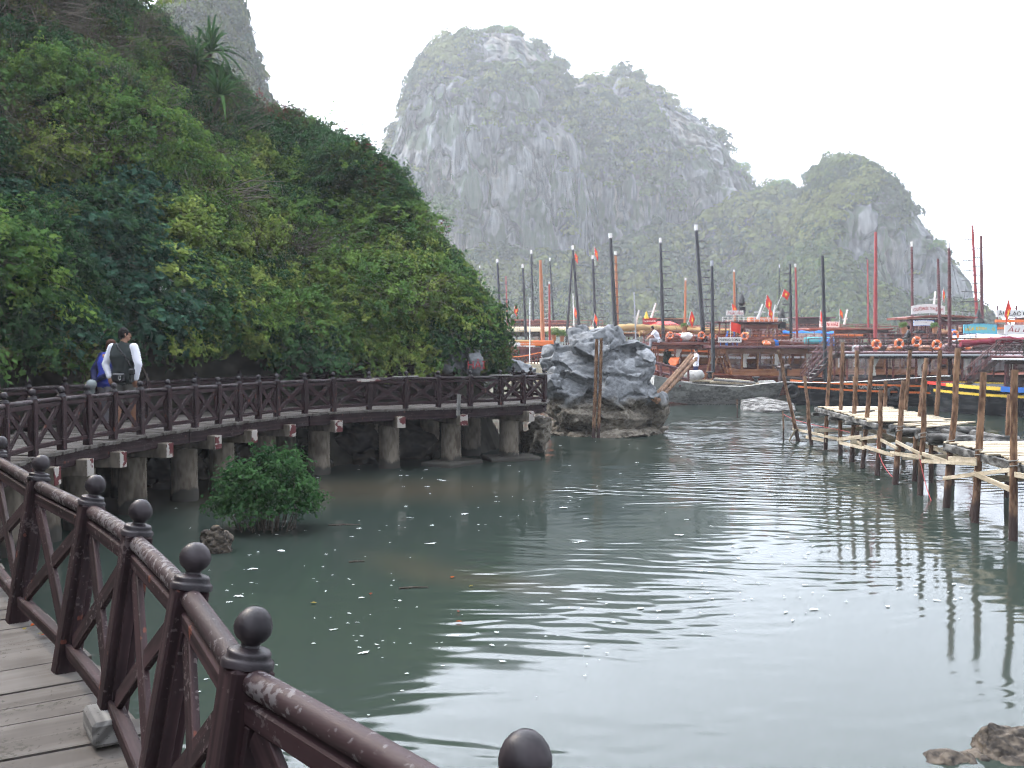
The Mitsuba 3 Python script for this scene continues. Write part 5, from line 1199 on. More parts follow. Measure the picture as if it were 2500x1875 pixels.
# --- concrete barge with a wooden rail, and the sunken slab before it
D = 45.5
bg = Boat('barge', 'grey concrete barge with poles lying on its deck', (XZ(1598, 940, D)[0], D), 0, 'barge', None)
TOP = lin([(0, 917), (85, 936), (150, 942), (212, 944), (260, 938), (316, 932)]); BOT = lin([(0, 952), (60, 962), (130, 968), (200, 969), (260, 964), (316, 949)])
us = np.linspace(0, 316, 36); P_ = []
for u in us:
    a, b = at(1598 + u, TOP(u), D), at(1598 + u, BOT(u), D)
    pinch = np.interp(u, [0, 230, 316], [3.2, 3.2, 1.9])
    kk = max(b[2], 0.12) if u > 240 else 0.05
    P_.append([[a[0], a[1] - bg.o[1] * 0 + 0.0, a[2] - 0.0], [b[0], b[1] + 0.35, b[2]], [b[0], b[1] + 0.9, b[2] - 0.45], [b[0], b[1] + pinch, b[2] - 0.3], [a[0], a[1] + pinch, a[2]], [a[0], a[1] + pinch - 0.22, a[2] + 0.0], [a[0], a[1] + pinch - 0.25, a[2] - 0.1], [a[0], a[1] + 0.3, a[2] - 0.1], [a[0], a[1] + 0.27, a[2]], [a[0], a[1], a[2]]])
P_ = np.array(P_)
m = grid(P_); ends = []
for e in (P_[0], P_[-1]):
    c = e.mean(0); ends.append(TM(np.vstack([e, c]), [[i, i + 1, len(e)] for i in range(len(e) - 1)]))
put(bg.key, 'hull', trimesh.util.concatenate([m] + ends), 'raw_concrete', 35)
for i, (u, v) in enumerate(((1614, 886), (1638, 896), (1660, 912), (1681, 897))):
    b = at(u, v + 32, D + 0.15); put(bg.key, 'rail_post', bar(b, at(u - 1, v - (0 if i < 3 else 0), D + 0.15), 0.09, 0.09, ch=0.01), 'boat_maroon')
for (u0, v0, u1, v1) in ((1595, 884, 1682, 906), (1595, 905, 1680, 926)):
    put(bg.key, 'rail', tube([at(u0, v0, D + 0.15), at(u1, v1, D + 0.15)], 0.055, 8), 'boat_maroon', True)
r_ = rng(9)
for i in range(13):
    u0 = 1690 + r_.uniform(0, 60); v0 = 924 + r_.uniform(0, 10); u1 = u0 + r_.uniform(60, 130); v1 = v0 + (u1 - u0) * 0.06 + r_.uniform(-2, 3)
    k = thing('bamboo_pole', 'pale bamboo pole lying on the deck of the concrete barge', 'pole', 'bamboo poles on the barge')
    a, b = at(u0, v0, D + 0.6 + 0.12 * i), at(min(u1, 1882), v1, D + 0.5 + 0.14 * i)
    a[2] = max(a[2], at(u0, TOP(u0 - 1598), D)[2] + 0.0); b[2] = max(b[2], at(u1, TOP(min(u1, 1900) - 1598), D)[2] + 0.0)
    scene[k] = ply(tube([a, (a + b) / 2, b], [0.06, 0.055, 0.045], 7), 'new_plank' if i % 3 else 'grey_timber', True)
k = thing('cement_sack', 'mossy grey sack heap on the deck of the barge', 'sack')
m = trimesh.creation.icosphere(3, 1.0); m.vertices *= np.array([0.5, 0.4, 0.26]); m.vertices += 0.16 * (np.stack([nnoise(m.vertices * 3, 3), nnoise(m.vertices * 3, 8), nnoise(m.vertices * 3, 9)], 1) - 0.5) + at(1695, 917, D + 1.0)
scene[k] = ply(m, 'raw_concrete', True)
for i, (u, v) in enumerate(((1733, 912), (1845, 925))):
    k = thing('bollard', ['dark mooring bollard on the middle of the barge', 'dark mooring bollard near the right end of the barge'][i], 'bollard')
    scene[k] = ply(lathe([(0.0, -0.1), (0.1, -0.1), (0.09, 0.12), (0.17, 0.15), (0.17, 0.2), (0, 0.22)], 12, at(u, v + 6, D + 1.2)), 'black_paint', 30)
k = thing('concrete_slab', 'tilted concrete slab half sunk in the water below the barge', 'slab')
q = [at(1808, 968, 43.5), at(1862, 968, 45), at(1938, 984, 43.0), at(1942, 1006, 41.5), at(1880, 1000, 41.0), at(1815, 1000, 42.0)]
top = np.array(q); top[3:, 2] = [0.10, 0.08, 0.06]; top[:3, 2] = [0.36, 0.42, 0.26]
scene[k] = ply(trimesh.convex.convex_hull(np.vstack([top, top - [0, 0, 0.6]])), 'old_timber', False)
# mooring line from the barge to the black junk and on
k = thing('mooring_rope', 'pale mooring rope stretched along the side of the black junk', 'rope')
q = np.array([at(1908, 932, 44.5), at(2010, 934, 43.4), at(2130, 930, 41.2), at(2240, 922, 40.4), at(2320, 918, 40.0)])
scene[k] = ply(tube(CubicSpline(np.linspace(0, 1, 5), q)(np.linspace(0, 1, 30)), 0.022, 6), 'white_paint', True)

# --- orange topped junk behind the sea rock
D = 62.0
ob = Boat('junk_boat', 'orange brown junk with a long rolled tan sail behind the sea rock', (XZ(1490, 830, D)[0], D + 2), 0)
ob.hull(20, 4.6, 2.6, 2.2, 2.6, 'boat_brown')
ob.stripe(0.3, 19, 0.1, 0.1, 0.12, 'orange_paint'); ob.stripe(0.3, 19, 0.4, 0.4, 0.12, 'white_paint')
ob.cabin(3, 15, -1.7, 1.7, 2.0, 3.1, 2.4, 10, 'boat_brown', 'boat_red', 0.15, 'orange_paint', 0.3, 0, 0.12)
sail_roll(ob, ((1500, 806), (1560, 799), (1640, 803), (1720, 808), (1790, 812)), D - 1.2, 0.2, 'tan_sail')
sail_roll(ob, ((1560, 814), (1620, 806), (1680, 806)), D - 0.6, 0.17, 'tan_sail')
ob.sign(1569, 1602, 776, 792, D, 'VẠN XUÂN', 'red_paint', 'white_paint', fill=0.5)
ob.part('red_cover', lathe([(0.0, -0.25), (1.0, -0.25), (0.9, 0.0), (0.4, 0.2), (0, 0.22)], 14, ob.loc(at(1622, 793, D))), 'flag_red', 40)
ob.part('yellow_cover', lathe([(0.0, -0.25), (1.7, -0.25), (1.5, 0.0), (0.8, 0.12), (0, 0.14)], 14, ob.loc(at(1768, 812, D + 2))), 'yellow_paint', 40)
ob.mast((1490, 571, 1502, 800), D, 0.17, 'black_spar', 'white_paint', 12, 1, rung_len=0.75, step=0.5)
ob.mast((1503, 614, 1507, 800), D + 0.7, 0.12, 'brown_spar', 'white_paint')
ob.mast((1548, 713, 1552, 816), D - 1.5, 0.05, 'grey_canvas')
ob.mast((1798, 693, 1800, 800), D + 6, 0.06, 'black_spar')
for u0, v0, u1, v1 in ((1560, 757, 1552, 792), (1601, 740, 1589, 780)):
    t, b = at(u0, v0, D + 0.5), at(u1, v1, D + 0.5)
    k = put(ob.key, 'signal_mast', tube([t, b], [0.05, 0.075], 7), 'white_paint', True); c = t * 0.5 + b * 0.5
    put(k, 'crosstree', bar(c - [0.3, 0, 0], c + [0.3, 0, 0.02], 0.05, 0.05), 'white_paint')
put(ob.key, 'yellow_cone', lathe([(0, 0), (0.16, 0), (0.03, 0.42), (0, 0.42)], 12, at(1578, 778, D)), 'yellow_paint', 30)

# --- far left boats between the headland and the rock
D = 74.0
cr = Boat('junk_boat', 'large junk with a long cream roof seen past the headland', (XZ(1150, 830, D)[0], D + 2.5), 0)
cr.hull(20, 5, 1.9, 1.6, 2.0, 'boat_dark')
x0, x1 = XZ(1235, 800, D)[0] - cr.o[0], XZ(1405, 800, D)[0] - cr.o[0]
cr.cabin(x0 - 1, x1 + 3, -2.0, 2.0, 1.4, 3.3, 2.1, 10, 'boat_dark', 'boat_maroon', 0.2, 'boat_dark', 0.2, 0, 0.1)
cr.part('cream_roof', box([(x0 + x1) / 2 + 1.2, -0.3, 3.62], [x1 - x0 + 3.5, 4.8, 0.36], 0, 0.04), 'cream_paint')
cr.part('red_locker', box([(x0 + x1) / 2 + 0.6, 0, 4.1], [3.2, 2.0, 0.42], 0, 0.03), 'boat_maroon')
cr.part('white_locker', box([x0 - 0.3, -1.2, 3.9], [0.5, 0.8, 0.8], 0, 0.03), 'white_paint')
cr.rail(x0 + 0.3, x1 + 2, -2.2, 3.8, 0.45, 9, 'boat_red', 2, 0.02)
cr.mast((1214, 633, 1222, 800), D - 1, 0.12, 'black_spar', 'white_paint', 9, 1, rung_len=0.6, step=0.55)
cr.mast((1171, 649, 1175, 780), D + 2, 0.06, 'black_spar', 'white_paint')
cr.mast((1235, 674, 1239, 800), D + 2, 0.06, 'red_spar')
cr.mast((1276, 646, 1284, 830), D - 3, 0.12, 'black_spar', 'white_paint', 9, -1, rung_len=0.3, step=0.55, stays=((-22, 0), (14, 0)))
cr.mast((1297, 611, 1302, 800), D + 2, 0.10, 'black_spar', 'white_paint', 0, stays=((-25, 0), (25, 0), (-12, 0), (40, 0)))
cr.mast((1342, 630, 1352, 795), D + 2, 0.08, 'black_spar', 'white_paint', 0, stays=((18, 0),))
cr.mast((1398, 600, 1415, 815), D - 4, 0.13, 'black_spar', 'white_paint', 11, 1, rung_len=0.55, step=0.5, stays=((25, 0), (-18, 0)))
cr.mast((1397, 630, 1384, 815), D - 4, 0.11, 'black_spar', None, 0)
cr.mast((1447, 624, 1454, 810), D - 4, 0.12, 'black_spar', 'white_paint', 10, 1, rung_len=0.5, step=0.5, stays=((-18, 0), (28, 0)))
D = 66.0
rr = Boat('junk_boat', 'small red railed boat with a cream hull behind the boardwalk end', (XZ(1180, 890, D)[0], D + 1.8), 0)
rr.hull(13, 3.8, 1.55, 1.25, 1.5, 'cream_paint')
for k_, dv in ((0, 868), (1, 884)):
    q = np.array([at(1195, dv - 12, D), at(1225, dv - 4, D), at(1260, dv + 3, D), at(1300, dv - 3, D), at(1330, dv - 7, D)])
    put(rr.key, 'rail', tube(CubicSpline(np.linspace(0, 1, 5), q)(np.linspace(0, 1, 24)), 0.045, 6), 'orange_paint' if k_ == 0 else 'boat_red', True)
for u in np.linspace(1197, 1328, 18):
    dv = float(CubicSpline([1195, 1225, 1260, 1300, 1330], [-12, -4, 3, -3, -7])(u))
    put(rr.key, 'stanchion', bar(at(u, 868 + dv, D), at(u, 884 + dv + 14, D), 0.06, 0.06), 'boat_red')
for i, (u, v, w, h, mat) in enumerate(((1240, 850, 2.4, 0.5, 'boat_red'), (1310, 838, 2.2, 0.35, 'orange_paint'), (1250, 833, 2.8, 0.16, 'tan_sail'), (1275, 842, 1.7, 0.3, 'white_paint'), (1215, 862, 1.0, 0.6, 'boat_maroon'), (1300, 860, 1.8, 0.7, 'boat_maroon'))):
    rr.part('deck_house' if i in (0, 5) else 'deck_box', box(rr.loc(at(u, v, D + 1.2)), [w, 1.4, h], 0, 0.04), mat)
for i in range(4):
    a = at(1225 + 24 * i, 868, D + 0.6); rr.part('gangway_rail', tube([rr.loc(a), rr.loc(at(1225 + 24 * i + 34, 842, D + 0.6))], 0.04, 6), 'boat_maroon', True)
rr.mast((1319, 635, 1326, 850), D + 1, 0.17, 'brown_spar')
rr.mast((1341, 688, 1342, 815), D + 1.5, 0.08, 'red_spar', 'white_paint', 0)
k = 'x'
R = [bar(at(1341 - 3 + 0.0, 700 + 11 * i, D + 1.3), at(1341 - 8 - i * 0.5, 700 + 11 * i, D + 1.3), 0.06, 0.06) for i in range(9)]
put(rr.key, 'white_rungs', cat_(R), 'white_paint', kind='stuff')
rr.mast((1294, 727, 1293, 890), D - 1.5, 0.05, 'white_paint')
rr.mast((1399, 717, 1402, 815), D + 2, 0.05, 'white_paint')
for i, u in enumerate((1342, 1352, 1362, 1372)):
    pass

# --- boats behind the black junk
D = 62.0
ct = Boat('junk_boat', 'junk with an arched white name board above a curved red wheelhouse', (XZ(2170, 800, D)[0], D + 2), 0)
ct.hull(20, 4.6, 1.6, 1.3, 1.6, 'boat_red')
a0, a1 = XZ(2235, 800, D)[0] - ct.o[0], XZ(2385, 800, D)[0] - ct.o[0]
ct.cabin(1.5, a1 + 4, -2, 2, 1.2, 2.75, 1.9, 12, 'boat_red', 'boat_red', 0.2, 'boat_maroon', 0.3, 0, 0.1)
ct.cabin(a0 + 1.4, a1, -1.4, 1.4, 2.9, 4.0, 3.35, 5, 'boat_maroon', 'boat_red', 0.2, 'boat_maroon', 0.2, 0, 0.05)
xs = np.linspace(a0 - 0.4, a1 + 0.3, 20); zz = 4.18 + 0.16 * np.cos(np.linspace(-1.5, 1.5, 20))
ct.part('curved_roof', cat_([bar([xs[i], 0, zz[i]], [xs[i + 1], 0, zz[i + 1]], 3.4, 0.12, up=(0, 0, 1)) for i in range(19)]), 'boat_red')
ct.sign(2224, 2307, 742, 768, D - 0.6, 'CƯỜNG THỊNH', 'white_paint', 'red_paint', arch=0.22, fill=0.52)
ct.sign(2229, 2280, 781, 796, D - 0.8, '- - -', 'white_paint', 'red_paint', arch=0.1, frame_m='blue_paint', fill=0.2)
for x in (a0, a0 + 0.6, a0 + 1.1):
    ct.part('prop', bar([x, -1.4, 2.9], [x, -1.4, 4.1], 0.08, 0.08), 'boat_maroon')
t, b = at(2284, 711, D), at(2280, 745, D); kx = put(ct.key, 'signal_mast', tube([t, b], [0.05, 0.07], 7), 'white_paint', True); put(kx, 'crosstree', bar(at(2269, 732, D), at(2293, 730, D), 0.06, 0.06), 'white_paint')
ct.mast((2226, 591, 2228, 830), D + 1, 0.11, 'boat_maroon', 'white_paint')
ct.mast((2290, 631, 2295, 830), D - 2.2, 0.12, 'boat_maroon')
ct.mast((2118, 634, 2120, 815), D + 4, 0.07, 'red_spar')
ct.rail(a0 + 1, a1 + 0.5, -1.6, 4.3, 0.3, 9, 'grey_canvas', 2, 0.012)
D = 56.0
hb = Boat('junk_boat', 'junk with a turquoise name board and grey awnings behind the black junk', (XZ(2335, 830, D)[0], D + 2), 0)
hb.hull(20, 4.4, 1.5, 1.25, 1.5, 'boat_dark')
hb.cabin(1.5, 14, -1.9, 1.9, 1.2, 2.55, 1.8, 10, 'boat_dark', 'boat_red', 0.2, 'boat_maroon', 0.3, 0, 0.1)
hb.sign(2351, 2433, 790, 816, D - 1.0, 'HÒA BÌNH - O', 'turquoise_paint', 'yellow_paint', arch=0.12, frame_m='barrel_blue', fill=0.5)
for x0_, y_ in ((0.0, -1.6), (3.2, -0.6)):
    xx = np.linspace(x0_, x0_ + 4.2, 12)
    A = np.stack([np.stack([xx, np.full(12, y_ + dy), 3.05 + 0.2 * np.sin((xx - x0_) / 4.2 * math.pi) - 0.25 * abs(dy - 1) + 0.03 * np.sin(xx * 5)], -1) for dy in (0, 0.5, 1, 1.5, 2)])
    hb.part('awning', grid(A), 'grey_canvas', True)
    for dx in (0.2, 2.1, 4.0): hb.part('awning_post', bar([x0_ + dx, y_ + 0.1, 2.4], [x0_ + dx, y_ + 0.1, 3.05], 0.04, 0.04), 'boat_maroon')
hb.mast((2374, 550, 2386, 800), D + 4, 0.11, 'red_spar', None, 9, -1, rung_len=0.0 + 0.75, step=0.6)
hb.mast((2395, 576, 2398, 800), D + 3, 0.12, 'boat_maroon', None, 9, -1, rung_len=0.55, step=0.5)
c = at(2389, 768, D + 2)
put(hb.key, 'day_shape', cat_([lathe([(0.0, -0.12), (0.2, -0.12), (0.02, 0.3), (0, 0.31)], 12, c), lathe([(0.0, -0.3), (0.2, -0.22), (0.3, 0), (0.2, 0.22), (0, 0.3)], 12, c + [0.05, 0, -0.45]), tube([c - [0, 0, 1.6], c], 0.025, 6)]), 'black_paint')
D = 60.0
al = Boat('junk_boat', 'white and red topped junk with two name boards at the right edge', (XZ(2425, 830, D)[0], D + 2), 0)
al.hull(16, 4.2, 1.5, 1.3, 1.5, 'boat_red')
al.cabin(0.4, 12, -1.8, 1.8, 1.2, 3.5, 2.2, 8, 'white_paint', 'boat_maroon', 0.3, 'orange_paint', 0.2, 0, 0.1)
al.sign(2431, 2520, 757, 774, D - 1.4, 'ÂU LẠC 09', 'white_paint', 'black_paint', fill=0.55)
al.sign(2451, 2540, 793, 816, D - 2.3, 'Âu Lạc', 'white_paint', 'red_spar', script=True, fill=0.5)
al.part('top_beam', bar([0.3, -1.6, 4.0], [10, -1.6, 4.0], 0.2, 0.16), 'orange_paint')
for x in (0.4, 1.5): al.part('prop', bar([x, -1.6, 3.6], [x, -1.6, 4.9], 0.06, 0.06), 'boat_maroon')
al.rail(0.3, 9, -1.5, 4.62, 0.25, 6, 'white_paint', 2, 0.012)
D = 64.0
vh = Boat('junk_boat', 'red topped junk with a white name board left of the black junk stairs', (XZ(1900, 800, D)[0], D + 2), 0)
vh.hull(17, 4.4, 1.7, 1.4, 1.7, 'boat_red')
vh.cabin(2.2, 7, -1.6, 1.6, 1.4, 3.5, 2.3, 6, 'boat_dark', 'boat_maroon', 0.2, 'boat_red', 0.25, 0, 0.12)
vh.sign(2000, 2049, 785, 799, D, 'VÂN HẢI', 'white_paint', 'red_paint', fill=0.55)
vh.sign(1932, 2003, 813, 829, 57.5, 'Phương Hùng', 'white_paint', 'red_paint', script=True, fill=0.5)
xx = np.linspace(1911, 2036, 18)
A = np.stack([np.array([at(u, 811 + 2.5 * math.sin(u * 0.15) + dv, 59 - dy) for u in xx]) for dv, dy in ((-3, 0), (0, 0.4), (6, 0.5), (7, 0.3))])
vh.part('blue_tarpaulin', grid(np.array([[vh.loc(p) for p in row] for row in A])), 'blue_canvas', True)
t, b = at(2069, 756, D), at(2061, 792, D); kx = put(vh.key, 'signal_mast', tube([t, b], [0.05, 0.07], 7), 'white_paint', True); put(kx, 'crosstree', bar(at(2058, 780, D), at(2070, 778, D), 0.06, 0.06), 'white_paint')
for i, (u, v, mat, lab) in enumerate(((1981, 831, 'barrel_teal', 'turquoise barrel lying on the roof beside the black mast'), (2018, 831, 'barrel_blue', 'blue barrel lying on the roof right of the turquoise one'))):
    k = thing('barrel', lab, 'barrel'); c = at(u, v, 54.5)
    m = lathe([(0, -0.36), (0.19, -0.36), (0.205, -0.33), (0.2, -0.13), (0.215, -0.11), (0.2, -0.09), (0.2, 0.09), (0.215, 0.11), (0.2, 0.13), (0.205, 0.33), (0.19, 0.36), (0, 0.36)], 18)
    m.apply_transform(trimesh.transformations.rotation_matrix(math.pi / 2, [0.05, 1, 0])); m.apply_translation(c); scene[k] = ply(m, mat, 35)

# --- the crowd of junks in the rows behind
for i, (u, D, L, h, wall, post, roofm, lab) in enumerate(((1420, 79, 15, 3.4, 'boat_maroon', 'boat_red', 'boat_brown', 'maroon junk in the back row just right of the sea rock'), (1610, 77, 16, 3.2, 'boat_red', 'boat_brown', 'boat_red', 'red junk in the back row behind the seated man'),
        (1800, 80, 14, 3.5, 'boat_dark', 'boat_red', 'boat_maroon', 'dark junk in the back row behind the wheelhouse'), (2040, 76, 16, 3.3, 'boat_maroon', 'boat_red', 'boat_dark', 'maroon junk in the back row left of the arched name board'), (2300, 75, 18, 3.4, 'boat_red', 'boat_red', 'boat_maroon', 'red junk in the back row behind the turquoise board'),
        (1100, 84, 14, 3.4, 'boat_dark', 'boat_maroon', 'boat_red', 'dark junk furthest left behind the headland'))):
    b_ = Boat('junk_boat', lab, (XZ(u, 800, D)[0], D + 2), 0); b_.hull(L, 4.4, 1.9, 1.6, 1.9, 'boat_dark')
    b_.cabin(1.5, L - 2, -1.8, 1.8, 1.5, h - 0.1, 2.2, 9, wall, post, 0.2, roofm, 0.3, 0, 0.12)
    b_.rail(1.5, L - 2, -1.9, h + 0.02, 0.55, 9, 'boat_red', 3, 0.018); b_.rail(1.5, L - 2, 1.9, h + 0.02, 0.55, 9, 'boat_red', 3, 0.018)
    b_.part('wheelhouse', box([L * 0.45, 0, h + 0.55], [2.6, 2.2, 1.0], 0, 0.05), wall); b_.part('wheelhouse_roof', box([L * 0.45, 0, h + 1.1], [3.2, 2.7, 0.09], 0, 0.03), roofm)
    for j in range(3): b_.part('deck_box', box([2.2 + 1.9 * j + (3 if j else 0), -0.8 + 0.5 * j, h + 0.2], [0.9, 0.7, 0.4], 0.2 * j, 0.03), ('boat_brown', 'cream_paint', 'tan_sail', 'boat_red')[(i + j) % 4])

r_ = rng(61)
for i, (u0, u1, v, D, bt) in enumerate(((1640, 1740, 827, 56.5, 'left junk'), (1840, 2040, 838, 53.8, 'name board junk'), (2090, 2330, 852, 45.5, 'black junk'), (2210, 2330, 812, 60, 'arched board junk'))):
    for j in range(7):
        u = r_.uniform(u0, u1); c = at(u, v, D + r_.uniform(0, 2.5)); w, hh = r_.uniform(0.15, 0.42), r_.uniform(0.12, 0.28)
        k = thing('deck_bundle', f'tied bundle or box lying on the roof deck of the {bt}', 'bundle', f'bundles on the roof deck of the {bt}')
        m = trimesh.creation.icosphere(2, 1.0); m.vertices = np.sign(m.vertices) * np.abs(m.vertices) ** 0.6 * [w, 0.3, hh] + 0.06 * (np.stack([nnoise(m.vertices * 4, 3 + j), nnoise(m.vertices * 4, 8 + j), nnoise(m.vertices * 4, 9 + j)], 1) - 0.5) + c
        scene[k] = ply(m, ['boat_brown', 'boat_red', 'grey_canvas', 'boat_maroon', 'tan_sail', 'boat_brown', 'rubber', 'blue_canvas'][int(r_.integers(8))], 40)

# --- flags
for a in ((1872, 719, 1868, 745, 1854, 775, 54.5, 'red flag with a yellow star on the left white signal mast', 0.9), (1914, 706, 1908, 722, 1891, 760, 54.5, 'red flag with a yellow star flying from the slanted white mast', 0.5),
          (1878, 752, 1876, 768, 1874, 778, 54.0, 'small red flag on the wheelhouse roof', 0.8), (1786, 741, 1788, 757, 1790, 772, 54.4, 'red flag above the white script board', 0.6),
          (1784, 786, 1783, 808, 1783, 828, 52.0, 'plain red flag hung in the open wheelhouse front', 0.15), (1688, 758, 1682, 782, 1674, 800, 59.0, 'limp red flag beside the orange brown mast', 1.1),
          (1451, 602, 1452, 622, 1453, 650, 69.0, 'red flag with a yellow star high on the mast above the sea rock', 1.0), (1258, 744, 1254, 760, 1244, 786, 73.0, 'small red flag on a slanted staff over the cream roof', 1.0),
          (1403, 749, 1401, 766, 1399, 795, 69.0, 'red flag hanging between two leaning black masts', 1.1), (1452, 766, 1450, 782, 1445, 796, 69.0, 'red flag just above the top of the sea rock', 1.0),
          (2003, 757, 2002, 779, 2001, 795, 63.0, 'striped red flag beside the thick black mast', 1.1), (2050, 754, 2050, 768, 2050, 786, 63.0, 'small red flag left of the white crosstree', 0.8),
          (2303, 703, 2301, 724, 2299, 745, 61.0, 'red flag above the arched name board', 1.2), (2463, 728, 2452, 765, 2449, 776, 57.0, 'large red and yellow flag before the right name board', 1.3), (1403, 616, 1402, 632, 1400, 650, 70.5, 'red flag behind the tall mast left of the rock', 0.9)):
    flag(*a, starred='plain' not in a[7] and 'striped' not in a[7])
# ------------------------------------------------------------------ people
def sph(c, r, k=2):
    v = trimesh.creation.icosphere(k, r).vertices + np.asarray(c); return v
def bone(a, ra, b, rb): return m3.Manifold.hull_points(np.vstack([sph(a, ra), sph(b, rb)]).astype(np.float32))
def blob(pts): return m3.Manifold.hull_points(np.vstack([sph(p, r) if np.isscalar(r) else trimesh.creation.icosphere(2, 1.0).vertices * np.array(r) + np.asarray(p) for p, r in pts]).astype(np.float32))
def finish(parts, edge=0.022, it=6):
    u = parts[0]
    for q in parts[1:]: u = u + q
    u = u.refine_to_length(edge); g = u.to_mesh()
    m = TM(np.array(g.vert_properties[:, :3], float), np.array(g.tri_verts)); m.merge_vertices()
    trimesh.smoothing.filter_taubin(m, lamb=0.5, nu=0.53, iterations=it); return m
def hand(wr, elbow, curl=0.5, side=1, palm_n=(0, 1, 0)):
    """palm, four unequal bent fingers and a thumb leaving the side of the palm"""
    d = np.asarray(wr) - np.asarray(elbow); d /= np.linalg.norm(d)
    n = np.asarray(palm_n, float); n -= d * (n @ d); n /= np.linalg.norm(n); s = np.cross(d, n) * side
    P0 = np.asarray(wr); out = [blob([(P0, 0.024), (P0 + d * 0.05 + s * 0.024, 0.014), (P0 + d * 0.05 - s * 0.024, 0.014), (P0 + d * 0.082 + s * 0.03, 0.012), (P0 + d * 0.08 - s * 0.03, 0.011)])]
    for i, (o, L) in enumerate(((0.031, 0.062), (0.011, 0.072), (-0.01, 0.067), (-0.03, 0.052))):
        b = P0 + d * 0.082 + s * o; a1 = curl * 0.8; q = b + (d * math.cos(a1) + n * math.sin(a1)) * L * 0.5
        a2 = curl * 1.7; e = q + (d * math.cos(a2) + n * math.sin(a2)) * L * 0.5
        out += [bone(b, 0.0095, q, 0.009), bone(q, 0.009, e, 0.0075)]
    t0 = P0 + d * 0.025 + s * 0.024; t1 = t0 + s * 0.03 + d * 0.028 + n * 0.01; t2 = t1 + d * 0.03 + n * 0.012
    return out + [bone(t0, 0.012, t1, 0.0105), bone(t1, 0.0105, t2, 0.0085)]
